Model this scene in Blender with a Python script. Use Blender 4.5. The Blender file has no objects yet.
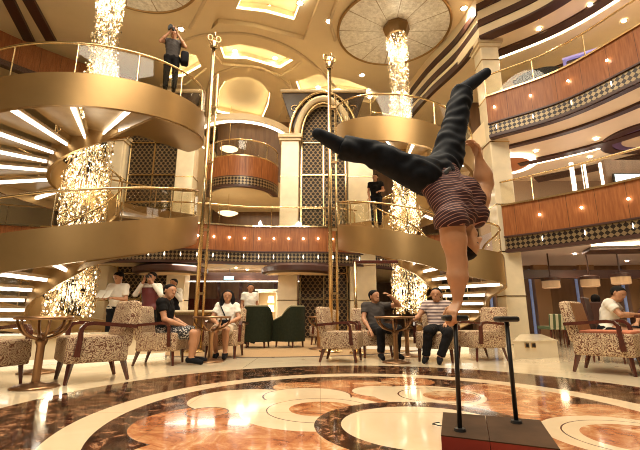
import bpy, bmesh, math, random
import numpy as np
from mathutils import Vector as V, Matrix
random.seed(7)
PI = math.pi
S = bpy.context.scene
COL = S.collection
rad = math.radians
# ------------------------------------------------------------------ camera
PITCH, F, H = rad(12.8), 400.0, 0.73
cP, sP = math.cos(PITCH), math.sin(PITCH)
cd = bpy.data.cameras.new('camera'); cam = bpy.data.objects.new('camera', cd); COL.objects.link(cam)
cd.sensor_width = 36; cd.lens = 36 * F / 640; cd.clip_end = 200; cd.clip_start = .02
cam.location = (0, 0, H); cam.rotation_euler = (PI / 2 + PITCH, 0, 0)
S.camera = cam
def at(px, py, Y):
    U = 225 - py; R = px - 320
    yy = F * cP - U * sP; zz = F * sP + U * cP; k = Y / yy
    return V((R * k, Y, H + zz * k))
def fl(px, py, z=0):
    U = 225 - py; R = px - 320
    yy = F * cP - U * sP; zz = F * sP + U * cP; k = (z - H) / zz
    return V((R * k, yy * k, z))
# ------------------------------------------------------------------ materials
MATS = {}
def nt(name):
    m = bpy.data.materials.new(name); m.use_nodes = True
    return m, m.node_tree, m.node_tree.nodes['Principled BSDF']
def mat(name, col, rough=.5, metal=0, noise=0, nscale=8, coat=0, emit=0, ecol=None, trans=0, bump=0, stretch=None):
    m, t, b = nt(name)
    b.inputs['Base Color'].default_value = (*col, 1)
    b.inputs['Roughness'].default_value = rough
    b.inputs['Metallic'].default_value = metal
    b.inputs['Coat Weight'].default_value = coat
    b.inputs['Coat Roughness'].default_value = .08
    if rough >= .65: b.inputs['Specular IOR Level'].default_value = .15
    if trans: b.inputs['Transmission Weight'].default_value = trans
    if emit:
        b.inputs['Emission Color'].default_value = (*(ecol or col), 1); b.inputs['Emission Strength'].default_value = emit
    if noise or bump:
        tc = t.nodes.new('ShaderNodeTexCoord'); n = t.nodes.new('ShaderNodeTexNoise')
        n.inputs['Scale'].default_value = nscale; n.inputs['Detail'].default_value = 5
        if stretch:
            mp = t.nodes.new('ShaderNodeMapping'); mp.inputs['Scale'].default_value = stretch
            t.links.new(tc.outputs['Object'], mp.inputs[0]); t.links.new(mp.outputs[0], n.inputs[0])
        else: t.links.new(tc.outputs['Object'], n.inputs[0])
        if noise:
            r = t.nodes.new('ShaderNodeValToRGB')
            r.color_ramp.elements[0].position = .3; r.color_ramp.elements[1].position = .7
            r.color_ramp.elements[0].color = (*[c * (1 - noise) for c in col], 1)
            r.color_ramp.elements[1].color = (*[min(1, c * (1 + noise)) for c in col], 1)
            t.links.new(n.outputs[0], r.inputs[0]); t.links.new(r.outputs[0], b.inputs['Base Color'])
        if bump:
            bp = t.nodes.new('ShaderNodeBump'); bp.inputs['Strength'].default_value = bump
            t.links.new(n.outputs[0], bp.inputs['Height']); t.links.new(bp.outputs[0], b.inputs['Normal'])
    MATS[name] = m
    return m
class N:                                   # tiny node-graph helper
    def __init__(s, tree): s.t = tree
    def new(s, typ, **kw):
        n = s.t.nodes.new('ShaderNode' + typ)
        for k, v in kw.items(): setattr(n, k, v)
        return n
    def put(s, sock, v):
        if hasattr(v, 'is_output'): s.t.links.new(v, sock)
        elif isinstance(v, (tuple, list)) and len(v) == 3 and sock.type == 'RGBA': sock.default_value = (*v, 1)
        else: sock.default_value = v
    def math(s, op, a, b=0, c=None):
        n = s.new('Math', operation=op); s.put(n.inputs[0], a); s.put(n.inputs[1], b)
        if c is not None: s.put(n.inputs[2], c)
        return n.outputs[0]
    def mix(s, f, a, b):
        n = s.new('Mix', data_type='RGBA'); s.put(n.inputs[0], f); s.put(n.inputs[6], a); s.put(n.inputs[7], b)
        return n.outputs[2]
    def noise(s, vec, scale, detail=4, rough=.5, dist=0):
        n = s.new('TexNoise'); s.put(n.inputs['Vector'], vec); n.inputs['Scale'].default_value = scale
        n.inputs['Detail'].default_value = detail; n.inputs['Roughness'].default_value = rough; n.inputs['Distortion'].default_value = dist
        return n.outputs[0]
    def ramp(s, v, stops, const=False):
        n = s.new('ValToRGB'); r = n.color_ramp
        if const: r.interpolation = 'CONSTANT'
        while len(r.elements) < len(stops): r.elements.new(.5)
        for e, (p, c) in zip(r.elements, stops): e.position = p; e.color = (*c, 1)
        s.put(n.inputs[0], v); return n.outputs[0]
    def dist(s, vec, c):
        n = s.new('VectorMath', operation='DISTANCE'); s.put(n.inputs[0], vec); n.inputs[1].default_value = c
        return n.outputs['Value']
    def sep(s, vec):
        n = s.new('SeparateXYZ'); s.put(n.inputs[0], vec); return n.outputs
GOLD = mat('gold_satin', (.35, .215, .085), .36, .7, noise=.10, nscale=1.2)
GOLDD = mat('gold_dark', (.30, .18, .07), .4, .6, noise=.1, nscale=2)
BRASS = mat('brass_polished', (.66, .49, .26), .22, 1)
BRONZE = mat('bronze', (.33, .19, .10), .3, .9)
CREAM = mat('cream_plaster', (.64, .50, .31), .6, noise=.03, nscale=2)
CREAMW = mat('cream_stone', (.80, .68, .48), .22, noise=.08, nscale=3, coat=.3)
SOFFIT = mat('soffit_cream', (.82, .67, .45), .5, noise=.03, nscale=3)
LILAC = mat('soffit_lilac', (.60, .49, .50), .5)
DKBROWN = mat('dark_brown_lacquer', (.06, .022, .015), .4)
BROWNWALL = mat('brown_panel', (.16, .085, .045), .4, noise=.25, nscale=2, stretch=(3, 3, .4))
WOODR = mat('red_brown_wood', (.085, .022, .014), .25, coat=.5, noise=.3, nscale=6, stretch=(4, 4, 1))
WHITEEM = mat('led_white', (1, .93, .80), .5, emit=5, ecol=(1, .92, .74))
COVEEM = mat('cove_light', (1, .85, .55), .5, emit=11, ecol=(1, .84, .50))
BULBEM = mat('bulb_glow', (1, .9, .7), .5, emit=5.5, ecol=(1, .90, .66))
LAMPEM = mat('downlight_glow', (1, .95, .85), .5, emit=25, ecol=(1, .92, .74))
BLACK = mat('black_metal', (.012, .011, .011), .4)
CHARC = mat('dark_cloth', (.008, .008, .010), .8)
STEEL = mat('steel', (.6, .57, .5), .25, 1)
GREEN = mat('dark_green_velvet', (.017, .021, .010), .7, noise=.2, nscale=20)
GREENL = mat('olive_trim_fabric', (.16, .14, .075), .7)
WHITECL = mat('white_cloth', (.78, .72, .62), .8)
SKIN = mat('skin', (.45, .215, .11), .5, noise=.06, nscale=15)
SKINP = mat('skin_tanned', (.60, .31, .165), .42, noise=.08, nscale=12)
HAIR = mat('black_hair', (.005, .0035, .003), .7)
CARD = mat('paper', (.85, .8, .68), .7)
# clear glass for balustrades
m, t, b = nt('clear_glass'); g = N(t)
tr = g.new('BsdfTransparent'); tr.inputs[0].default_value = (.97, .96, .92, 1)
gl = g.new('BsdfGlossy'); gl.inputs['Roughness'].default_value = .02
fr = g.new('LayerWeight'); fr.inputs[0].default_value = .5; fr = N(t).math('ADD', N(t).math('MULTIPLY', N(t).math('POWER', fr.outputs['Facing'], 5), .35), .03).node
mx = g.new('MixShader'); t.links.new(fr.outputs[0], mx.inputs[0]); t.links.new(tr.outputs[0], mx.inputs[1]); t.links.new(gl.outputs[0], mx.inputs[2])
t.links.new(mx.outputs[0], t.nodes['Material Output'].inputs[0]); GLASS = m
# crystal
m, t, b = nt('cut_crystal'); g = N(t)
gl = g.new('BsdfGlossy'); gl.inputs['Roughness'].default_value = .03; gl.inputs[0].default_value = (1, .95, .85, 1)
tr = g.new('BsdfTransparent'); tr.inputs[0].default_value = (1, .96, .88, 1)
mx = g.new('MixShader'); mx.inputs[0].default_value = .5
t.links.new(tr.outputs[0], mx.inputs[1]); t.links.new(gl.outputs[0], mx.inputs[2]); t.links.new(mx.outputs[0], t.nodes['Material Output'].inputs[0])
CRYSTAL = m
# diamond checker (uv in metres)
m, t, b = nt('diamond_checker'); g = N(t)
uv = g.new('TexCoord').outputs['UV']; x, y, _ = g.sep(uv)
sc = 4.0
a_ = g.math('MULTIPLY', g.math('ADD', x, y), sc); c_ = g.math('MULTIPLY', g.math('SUBTRACT', x, y), sc)
pa = g.math('LESS_THAN', g.math('FRACT', a_), .5); pb = g.math('LESS_THAN', g.math('FRACT', c_), .5)
xor = g.math('ABSOLUTE', g.math('SUBTRACT', pa, pb))
t.links.new(g.mix(xor, (.014, .007, .005), (.25, .175, .09)), b.inputs['Base Color'])
b.inputs['Roughness'].default_value = .3; b.inputs['Metallic'].default_value = .3
CHECK = m
# wood fascia panels with seams (uv)
m, t, b = nt('fascia_wood'); g = N(t)
uv = g.new('TexCoord').outputs['UV']; x, y, _ = g.sep(uv)
mp = g.new('Mapping'); t.links.new(uv, mp.inputs[0]); mp.inputs['Scale'].default_value = (9, .8, 1)
n = g.noise(mp.outputs[0], 2.5, 5)
c = g.ramp(n, [(.3, (.23, .072, .022)), (.55, (.31, .108, .034)), (.75, (.40, .15, .052))])
seam = g.math('LESS_THAN', g.math('FRACT', g.math('MULTIPLY', x, 1 / .62)), .018)
t.links.new(g.mix(seam, c, (.10, .04, .015)), b.inputs['Base Color'])
b.inputs['Roughness'].default_value = .35; b.inputs['Specular IOR Level'].default_value = .3
WOODF = m
# ring lattice
m, t, b = nt('ring_lattice'); g = N(t)
uv = g.new('TexCoord').outputs['UV']; x, y, _ = g.sep(uv)
def ringmask(ox, oy, r0, r1, px, py):
    fx = g.math('SUBTRACT', g.math('FRACT', g.math('ADD', g.math('MULTIPLY', x, 1 / px), ox)), .5)
    fy = g.math('SUBTRACT', g.math('FRACT', g.math('ADD', g.math('MULTIPLY', y, 1 / py), oy)), .5)
    d = g.math('SQRT', g.math('ADD', g.math('MULTIPLY', g.math('MULTIPLY', fx, fx), px * px), g.math('MULTIPLY', g.math('MULTIPLY', fy, fy), py * py)))
    return g.math('MULTIPLY', g.math('GREATER_THAN', d, r0), g.math('LESS_THAN', d, r1))
k = g.math('MAXIMUM', ringmask(0, 0, .062, .082, .17, .22), ringmask(.5, .5, .062, .082, .17, .22))
t.links.new(g.mix(k, (.016, .010, .006), (.24, .155, .075)), b.inputs['Base Color'])
t.links.new(g.math('MULTIPLY', k, .4), b.inputs['Metallic']); b.inputs['Roughness'].default_value = .45; b.inputs['Specular IOR Level'].default_value = .25
LATTICE = m
# patterned upholstery (meandering cream lines on brown-red)
m, t, b = nt('meander_fabric'); g = N(t)
oc = g.new('TexCoord').outputs['Object']
n = g.noise(oc, 18, 1, .4)
w = g.math('FRACT', g.math('MULTIPLY', n, 8))
k = g.math('LESS_THAN', w, .55)
t.links.new(g.mix(k, (.17, .068, .034), (.60, .45, .28)), b.inputs['Base Color']); b.inputs['Roughness'].default_value = .8
FABRIC = m
FABPL = mat('plain_tan_fabric', (.30, .15, .06), .7, noise=.1, nscale=30)
REDSEAT = mat('coral_seat_fabric', (.50, .17, .09), .75, noise=.12, nscale=40)
# rosette
m, t, b = nt('rosette_mica'); g = N(t)
oc = g.new('TexCoord').outputs['Object']; x, y, _ = g.sep(oc)
ang = g.math('ARCTAN2', y, x)
sp = g.math('LESS_THAN', g.math('ABSOLUTE', g.math('SINE', g.math('MULTIPLY', ang, 6))), .06)
n = g.noise(oc, 9, 6, .7)
c = g.ramp(n, [(.35, (.62, .58, .50)), (.65, (.95, .92, .84))])
t.links.new(g.mix(sp, c, (.36, .29, .2)), b.inputs['Base Color']); b.inputs['Roughness'].default_value = .35
ROSETTE = m
# ------------------------------------------------------------------ mesh builder
class MB:
    def __init__(s): s.bm = bmesh.new(); s.uv = s.bm.loops.layers.uv.new('UVMap')
    def face(s, vs, uvs=None):
        try: f = s.bm.faces.new(vs)
        except ValueError: return None
        if uvs:
            for l, u in zip(f.loops, uvs): l[s.uv].uv = u
        return f
    def box(s, c, d, rz=0, rx=0, ry=0, taper=1.0, bevel=0):
        M = Matrix.Translation(c) @ Matrix.Rotation(rz, 4, 'Z') @ Matrix.Rotation(rx, 4, 'X') @ Matrix.Rotation(ry, 4, 'Y')
        vs = []
        for k in (-1, 1):
            q = taper if k < 0 else 1
            for i, j in ((-1, -1), (1, -1), (1, 1), (-1, 1)):
                vs.append(s.bm.verts.new(M @ V((i * d[0] / 2 * q, j * d[1] / 2 * q, k * d[2] / 2))))
        fs = []
        for f in ((3, 2, 1, 0), (4, 5, 6, 7), (0, 1, 5, 4), (1, 2, 6, 5), (2, 3, 7, 6), (3, 0, 4, 7)):
            fs.append(s.face([vs[i] for i in f], [(0, 0), (d[0], 0), (d[0], d[2]), (0, d[2])]))
        if bevel:
            es = {e for f in fs for e in f.edges}
            bmesh.ops.bevel(s.bm, geom=list(es), offset=bevel, segments=3, affect='EDGES', profile=.5)
        return s
    def tube(s, pts, r, n=8, closed=False, r2=None):
        pts = [V(p) for p in pts]; rings = []
        L = len(pts); up = None
        for i, p in enumerate(pts):
            if closed: d = pts[(i + 1) % L] - pts[i - 1]
            else: d = pts[min(i + 1, L - 1)] - pts[max(i - 1, 0)]
            d.normalize()
            if up is None: up = V((0, 0, 1)) if abs(d.z) < .9 else V((1, 0, 0))
            a = d.cross(up)
            if a.length < 1e-4: a = d.orthogonal()
            a.normalize(); b = a.cross(d).normalized(); up = b
            rr = r if not callable(r) else r(i / (L - 1))
            if r2 is not None and not callable(r): rr = r + (r2 - r) * i / (L - 1)
            rings.append([s.bm.verts.new(p + (a * math.cos(q) + b * math.sin(q)) * rr) for q in [2 * PI * k / n for k in range(n)]])
        for i in range(L if closed else L - 1):
            A, B = rings[i], rings[(i + 1) % L]
            for k in range(n): s.face([A[k], A[(k + 1) % n], B[(k + 1) % n], B[k]])
        if not closed: s.face(rings[0][::-1]); s.face(rings[-1])
        return s
    def lathe(s, c, prof, n=24, a0=0, a1=2 * PI):
        c = V(c); full = abs(a1 - a0 - 2 * PI) < 1e-6; cols = []
        m_ = n if full else n + 1
        for k in range(m_):
            q = a0 + (a1 - a0) * k / n
            cols.append([s.bm.verts.new(c + V((math.cos(q) * r, math.sin(q) * r, z))) for r, z in prof])
        ul = [0]
        for i in range(1, len(prof)): ul.append(ul[-1] + math.dist(prof[i], prof[i - 1]))
        R = max(r for r, z in prof)
        for k in range(n):
            A, B = cols[k], cols[(k + 1) % m_]
            u0, u1 = (a0 + (a1 - a0) * k / n) * R, (a0 + (a1 - a0) * (k + 1) / n) * R
            for i in range(len(prof) - 1):
                s.face([A[i], B[i], B[i + 1], A[i + 1]], [(u0, ul[i]), (u1, ul[i]), (u1, ul[i + 1]), (u0, ul[i + 1])])
        return s
    def prism(s, poly, z0, z1):
        a = [s.bm.verts.new((p[0], p[1], z0)) for p in poly]; b = [s.bm.verts.new((p[0], p[1], z1)) for p in poly]
        n = len(poly); s.face(a[::-1], [(p[0], p[1]) for p in poly][::-1]); s.face(b, [(p[0], p[1]) for p in poly])
        for i in range(n): s.face([a[i], a[(i + 1) % n], b[(i + 1) % n], b[i]], [(0, 0), (1, 0), (1, 1), (0, 1)])
        return s
    def band(s, po, pi, zb, zt, caps=True):
        """a solid strip: outer path, inner path, bottom and top heights per point"""
        n = len(po); zb = zb if hasattr(zb, '__len__') else [zb] * n; zt = zt if hasattr(zt, '__len__') else [zt] * n
        R = []; u = [0]
        for i in range(n):
            if i: u.append(u[-1] + math.dist(po[i][:2], po[i - 1][:2]))
            R.append([s.bm.verts.new((po[i][0], po[i][1], zb[i])), s.bm.verts.new((po[i][0], po[i][1], zt[i])),
                      s.bm.verts.new((pi[i][0], pi[i][1], zt[i])), s.bm.verts.new((pi[i][0], pi[i][1], zb[i]))])
        for i in range(n - 1):
            A, B = R[i], R[i + 1]; h = zt[i] - zb[i]
            for k in range(4):
                s.face([A[k], B[k], B[(k + 1) % 4], A[(k + 1) % 4]], [(u[i], 0 if k in (0, 3) else h), (u[i + 1], 0 if k in (0, 3) else h), (u[i + 1], h if k in (0, 1) else 0), (u[i], h if k in (0, 1) else 0)])
        if caps: s.face(R[0][::-1]); s.face(R[-1])
        return s
    def ball(s, c, r, sc=(1, 1, 1), seg=12, ring=8):
        M = Matrix.Translation(c) @ Matrix.Diagonal((*[r * k for k in sc], 1))
        bmesh.ops.create_uvsphere(s.bm, u_segments=seg, v_segments=ring, radius=1, matrix=M)
        return s
    def obj(s, name, m, parent=None, base=None, smooth=False, recalc=True):
        if recalc: bmesh.ops.recalc_face_normals(s.bm, faces=s.bm.faces)
        me = bpy.data.meshes.new(name); s.bm.to_mesh(me); s.bm.free()
        return link(name, me, m, parent, base, smooth)
def root_of(o):
    while o.parent: o = o.parent
    return o
def link(name, me, m, parent=None, base=None, smooth=False):
    o = bpy.data.objects.new(name, me); COL.objects.link(o)
    if m: me.materials.append(m)
    sh = None
    if parent:
        r = root_of(parent); o.parent = parent
        if r.get('_w'): sh = V(r.location)
    elif base is not None: sh = V(base); o.location = base
    if sh is not None:
        me.transform(Matrix.Translation(-sh))
    if smooth: me.shade_smooth()
    return o
def smooth_by_angle(o, a=35):
    me = o.data; me.shade_smooth()
    try: me.set_sharp_from_angle(angle=rad(a))
    except Exception: pass
    return o
def tag(o, label, cat, group=None, kind=None):
    if label: o['label'] = label
    if cat: o['category'] = cat
    if group: o['group'] = group
    if kind: o['kind'] = kind
    return o
def thing(name, label, cat, loc=(0, 0, 0), group=None, world=True, rz=0):
    o = bpy.data.objects.new(name, None); COL.objects.link(o); o.empty_display_size = .1
    o.location = loc; o.rotation_euler = (0, 0, rz)
    if world: o['_w'] = 1
    return tag(o, label, cat, group)
def struct(o): o['kind'] = 'structure'; return o
def dup(o, loc, rz=0, label=None):
    def cp(x, p):
        c = x.copy(); COL.objects.link(c)
        if p: c.parent = p
        for ch in x.children: cp(ch, c)
        return c
    r = cp(o, None); r.location = loc; r.rotation_euler = (0, 0, rz)
    if label: r['label'] = label
    return r
def spline(pts, n=8):
    """Catmull-Rom through 2-D points"""
    P = [V((*p[:2], 0)) for p in pts]; P = [P[0] * 2 - P[1]] + P + [P[-1] * 2 - P[-2]]; out = []
    for i in range(1, len(P) - 2):
        for k in range(n):
            t_ = k / n; a, b, c, d = P[i - 1:i + 3]
            q = .5 * ((2 * b) + (c - a) * t_ + (2 * a - 5 * b + 4 * c - d) * t_ ** 2 + (3 * b - a - 3 * c + d) * t_ ** 3)
            out.append((q.x, q.y))
    out.append((P[-2].x, P[-2].y)); return out
def offset(path, d):
    out = []
    for i, p in enumerate(path):
        a = path[max(i - 1, 0)]; b = path[min(i + 1, len(path) - 1)]
        t_ = V((b[0] - a[0], b[1] - a[1])).normalized()
        out.append((p[0] - t_.y * d, p[1] + t_.x * d))
    return out
def circ(c, r, a0, a1, n):
    return [(c[0] + r * math.cos(rad(a0 + (a1 - a0) * k / n)), c[1] + r * math.sin(rad(a0 + (a1 - a0) * k / n))) for k in range(n + 1)]
# ------------------------------------------------------------------ floor
m, t, b = nt('inlaid_marble'); g = N(t)
gp = g.new('NewGeometry').outputs['Position']
flat = g.new('VectorMath', operation='MULTIPLY'); t.links.new(gp, flat.inputs[0]); flat.inputs[1].default_value = (1, 1, 0); P = flat.outputs[0]
def inside(c, r): return g.math('LESS_THAN', g.dist(P, (*c, 0)), r)
def ann(c, r0, r1):
    d = g.dist(P, (*c, 0)); return g.math('MULTIPLY', g.math('GREATER_THAN', d, r0), g.math('LESS_THAN', d, r1))
n1 = g.noise(P, 1.5, 6, .6, 1.0); n2 = g.noise(P, 8, 10, .78, .6); n3 = g.noise(P, 3.0, 9, .72, 1.2)
cream = g.ramp(n1, [(.3, (.68, .55, .37)), (.7, (.80, .68, .48))])
cream2 = g.ramp(n1, [(.3, (.73, .55, .35)), (.7, (.82, .66, .44))])
dark = g.ramp(n2, [(.43, (.009, .004, .003)), (.50, (.032, .012, .007)), (.54, (.10, .033, .015)), (.59, (.38, .19, .10))])
orange = g.ramp(n3, [(.38, (.27, .08, .03)), (.47, (.46, .17, .065)), (.54, (.55, .26, .11)), (.62, (.74, .50, .28))])
C0 = (.5, 3.25); C1 = (.72, 2.98)
col = cream
carp = inside((-1.3, 12.4), 4.9)
edge = ann((-1.3, 12.4), 4.75, 4.9)
col = g.mix(carp, col, g.ramp(g.noise(P, 40, 3), [(.3, (.30, .18, .08)), (.7, (.42, .27, .13))]))
col = g.mix(edge, col, (.05, .025, .015))
col = g.mix(inside(C0, 3.1), col, dark)
col = g.mix(inside(C0, 2.24), col, cream2)
col = g.mix(inside(C0, 2.0), col, dark)
disc = inside(C0, 2.0)
def put(c, r, cc):
    global col
    col = g.mix(g.math('MULTIPLY', inside(c, r), disc), col, cc)
line = (.10, .04, .02)
put((.72, 2.9), 1.62, orange)
for c, r in (((-.75, 3.05), .55), ((.35, 4.55), .42), ((1.9, 4.2), .5), ((1.0, 4.85), .30), ((-.2, 4.5), .3), ((-.5, 2.2), .6), ((2.2, 3.2), .45), ((.1, 1.6), .7), ((1.4, 1.6), .7)): put(c, r, orange)
put((-.65, 3.84), .53, line); put((-.65, 3.84), .515, cream2)
put((-.88, 3.36), .17, line); put((-.88, 3.36), .155, orange)
put((-.12, 4.02), .42, line); put((-.12, 4.02), .405, cream2)
put((-.03, 3.42), .60, cream2); put((.0, 3.46), .43, line); put((.0, 3.46), .42, cream2); put((.02, 3.48), .27, orange)
put((.62, 4.25), .30, cream2); put((1.02, 4.05), .52, cream2); put((1.12, 4.05), .38, line); put((1.12, 4.05), .365, cream2); put((1.22, 4.0), .25, orange)
put((1.95, 2.72), .52, cream2); put((1.97, 2.7), .42, line); put((1.97, 2.7), .41, cream2); put((1.98, 2.68), .33, orange)
col = g.mix(inside(C1, .76), col, dark)
col = g.mix(inside(C1, .575), col, cream2)
jx, jy, _ = g.sep(P)
jl = g.math('MAXIMUM', g.math('LESS_THAN', g.math('FRACT', g.math('MULTIPLY', jx, .9)), .008), g.math('LESS_THAN', g.math('FRACT', g.math('MULTIPLY', jy, .9)), .008))
col = g.mix(g.math('MULTIPLY', jl, .35), col, (.2, .12, .06))
t.links.new(col, b.inputs['Base Color'])
t.links.new(g.math('ADD', .11, g.math('MULTIPLY', carp, .7)), b.inputs['Roughness'])
b.inputs['Specular IOR Level'].default_value = .5
t.links.new(g.math('MULTIPLY', g.math('SUBTRACT', 1, carp), .25), b.inputs['Coat Weight']); b.inputs['Coat Roughness'].default_value = .04
q = MB(); q.prism([(-15, -2.5), (15, -2.5), (15, 24), (-15, 24)], -.2, 0)
struct(q.obj('floor', m))
# ------------------------------------------------------------------ outer walls
for nm, poly in (('wall_back', [(-15, 21.5), (15, 21.5), (15, 21.8), (-15, 21.8)]), ('wall_left', [(-15, -2.5), (-14.7, -2.5), (-14.7, 21.5), (-15, 21.5)]), ('wall_right', [(14.7, -2.5), (15, -2.5), (15, 21.5), (14.7, 21.5)])):
    q = MB(); q.prism(poly, 0, 11.2); struct(q.obj(nm, BROWNWALL if nm != 'wall_left' else CREAM))
# ------------------------------------------------------------------ ceiling slab with stepped, cove-lit coffers cut into it
CZ = 10.6
def on_ceiling(px, py, z=CZ):
    p = at(px, py, 1); return V((0, 0, H)) + (p - V((0, 0, H))) * ((z - H) / (p.z - H))
def cpoly(pts, n=0):
    w = [on_ceiling(*p).to_2d() for p in pts]; return [(p.x, p.y) for p in w]
def rounded(poly, n=5):
    """closed Catmull-Rom"""
    L = len(poly); out = []
    for i in range(L):
        a, b, c, d = [V((*poly[(i + q) % L], 0)) for q in (-1, 0, 1, 2)]
        for k in range(n):
            t_ = k / n; q = .5 * ((2 * b) + (c - a) * t_ + (2 * a - 5 * b + 4 * c - d) * t_ ** 2 + (3 * b - a - 3 * c + d) * t_ ** 3); out.append((q.x, q.y))
    return out
COF = [  # frame outline, lit recess outline (photo outlines projected on the ceiling plane), round?
    ([(211, 30), (218, 23), (252, 26.5), (304, 40), (312, 20), (322, -6), (228, -25)], [(236, 13.5), (266, 17), (294, 24.5), (300, 9), (303, -3), (248, -12)], 0, .18, .5),
    ([(208, 45), (222, 40.5), (240, 40.5), (266, 47), (303, 62), (292, 70), (281, 76), (246, 67), (222, 65)], [(220, 50), (240, 47), (266, 52), (293, 63), (280, 71), (246, 61.5), (224, 61)], 0, .12, .4),
    ([(289, 80), (296, 104), (338, 99), (372, 103), (381, 93), (350, 77), (317, 71)], [(296, 84), (301, 98), (338, 93), (364, 97), (371, 92), (346, 82), (318, 76.5)], 0, .12, .4),
    ([(160, 86), (186, 85), (207, 69), (198, 52), (182, 50), (162, 62)], [(167, 81), (183, 79), (201, 69), (196, 58), (184, 55), (168, 65)], 0, .12, .4),
    ([(209, 128), (212, 92), (220, 78), (232, 73), (246, 71), (264, 75), (280, 86), (286, 97), (282, 112), (273, 131)], [(217, 115), (219, 93), (225, 84), (236, 80), (248, 80), (261, 85), (270, 96), (268, 108), (261, 124)], 0, .14, .5)]
plate = MB().box((0, 9.5, CZ + .45), (30.5, 25, .9)); ce = struct(plate.obj('ceiling', mat('ceiling_plaster', (.75, .61, .39), .5, noise=.03, nscale=1.5)))
cut = []; strips = []
for fr_, lt_, rd_, d1, d2 in COF:
    for pts, d, lit in ((fr_, d1, 0), (lt_, d2, 1)):
        P2 = cpoly(pts); q = MB(); q.prism(P2, CZ - .3, CZ + d); c = q.obj('cut', None); cut.append(c)
        md = ce.modifiers.new('b', 'BOOLEAN'); md.operation = 'DIFFERENCE'; md.solver = 'EXACT'; md.object = c
        ctr = V((sum(p[0] for p in P2) / len(P2), sum(p[1] for p in P2) / len(P2)))
        zs = (CZ + d1 + .02, CZ + d1 + .10) if lit else None
        if lit: strips.append(([tuple(V(p).lerp(ctr, .012)) for p in P2], zs))
bpy.context.view_layer.update()
me = bpy.data.meshes.new_from_object(ce.evaluated_get(bpy.context.evaluated_depsgraph_get()))
ce.modifiers.clear(); ce.data = me
for c in cut: bpy.data.objects.remove(c)
q = MB()
for P2, (z0, z1) in strips:
    for i in range(len(P2)):
        a, b_ = P2[i], P2[(i + 1) % len(P2)]; q.face([q.bm.verts.new((*a, z0)), q.bm.verts.new((*b_, z0)), q.bm.verts.new((*b_, z1)), q.bm.verts.new((*a, z1))])
q.obj('cove_light', COVEEM, ce, recalc=False)
RIBM = CREAM
ribs = []
for pts in ([(168, 50), (190, 38), (215, 33.5), (250, 34), (285, 45), (312, 63), (335, 86)], [(205, 140), (207, 95), (214, 76), (232, 68), (247, 66), (268, 71), (288, 85), (293, 98), (287, 118)], [(190, 28), (205, 0), (214, -20)], [(335, 40), (331, 20), (340, -10)]):
    P2 = spline([on_ceiling(*p).to_2d() for p in pts], 6); ribs.append([(*p, CZ - .01) for p in P2])
# ------------------------------------------------------------------ paths of the atrium edge
RP = spline([(9.3, 3.0), (8.9, 4.8), (8.15, 6.7), (7.15, 8.35), (6.2, 9.6), (5.05, 10.75)], 8)
RB = spline([(4.6, 14.6), (3.2, 15.1), (1.6, 14.0), (.2, 13.45), (-2.3, 13.35), (-4.4, 12.75), (-6.4, 12.75), (-9.2, 13.4), (-12.0, 12.6)], 8)
def balcony(name, label, path, side, floor_z, lights=0, i0=0, rail=True, extra=None, lsp=.5, cat='balcony'):
    base = V((path[len(path) // 2][0], path[len(path) // 2][1], floor_z - .75))
    o = thing(name, label, cat, base)
    pin = offset(path, .14 * side)
    q = MB(); q.band(path, pin, floor_z - .32, floor_z + .52); q.obj('wood_fascia', WOODF, o)
    pout = offset(path, -.05 * side)
    q = MB(); q.band(pout, pin, floor_z + .52, floor_z + .57); q.obj('capping', BRASS, o)
    q = MB(); q.band(path, pin, floor_z - .69, floor_z - .36); q.obj('checker_band', CHECK, o)
    q = MB(); q.band(pout, pin, floor_z - .77, floor_z - .69); q.band(pout, pin, floor_z - .36, floor_z - .32); q.obj('dark_edging', DKBROWN, o)
    if rail:
        mid = offset(path, .07 * side)
        q = MB(); q.tube([(*p, floor_z + 1.25) for p in mid], .03); q.obj('handrail', BRASS, o, smooth=True)
        q = MB(); q.band(offset(path, .065 * side), offset(path, .075 * side), floor_z + .57, floor_z + 1.2); smooth_by_angle(q.obj('glass_screen', GLASS, o))
        for k in range(0, len(mid), 6):
            q = MB(); q.tube([(*mid[k], floor_z + .57), (*mid[k], floor_z + 1.23)], .014, 6); q.obj('rail_post', BRASS, o)
    if lights:
        acc = 0; nxt = lsp * .5
        for k in range(1, len(path)):
            d = math.dist(path[k], path[k - 1])
            while acc + d >= nxt:
                f_ = (nxt - acc) / d; x = pout[k - 1][0] + (pout[k][0] - pout[k - 1][0]) * f_; y = pout[k - 1][1] + (pout[k][1] - pout[k - 1][1]) * f_
                q = MB(); q.ball((x, y, floor_z + .12), .028, seg=8, ring=6); q.obj('stud_light', LAMPEM, o)
                q = MB(); q.ball((x, y, floor_z - .50), .03, (.4, .4, 2.2), seg=8, ring=6); q.obj('wash_streak', WHITEEM, o)
                nxt += lsp
            acc += d
    return o
D6, D7 = 3.17, 6.5
RP7 = spline([(9.0, 2.6), (8.1, 5.4), (7.15, 7.6), (6.3, 9.4), (4.9, 10.7)], 9)
balcony('balcony', 'lower curved red-wood balcony on the right, above the restaurant opening', RP, -1, D6, 1, lsp=.95)
balcony('balcony', 'upper curved red-wood balcony at right, just beneath the ceiling stripes', RP7, -1, D7, 1, lsp=.95)
balcony('balcony', 'long straight wooden balcony band across the back with a row of dot lights', RB, -1, D6, 1, lsp=.5)
DC = (-3.38, 16.6)
dp = circ(DC, 1.42, 0, -180, 28)
balcony('balcony', 'round drum-shaped wooden balcony hanging between the columns at the back', dp, 1, D7, 1, rail=True, lsp=.55)
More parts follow.
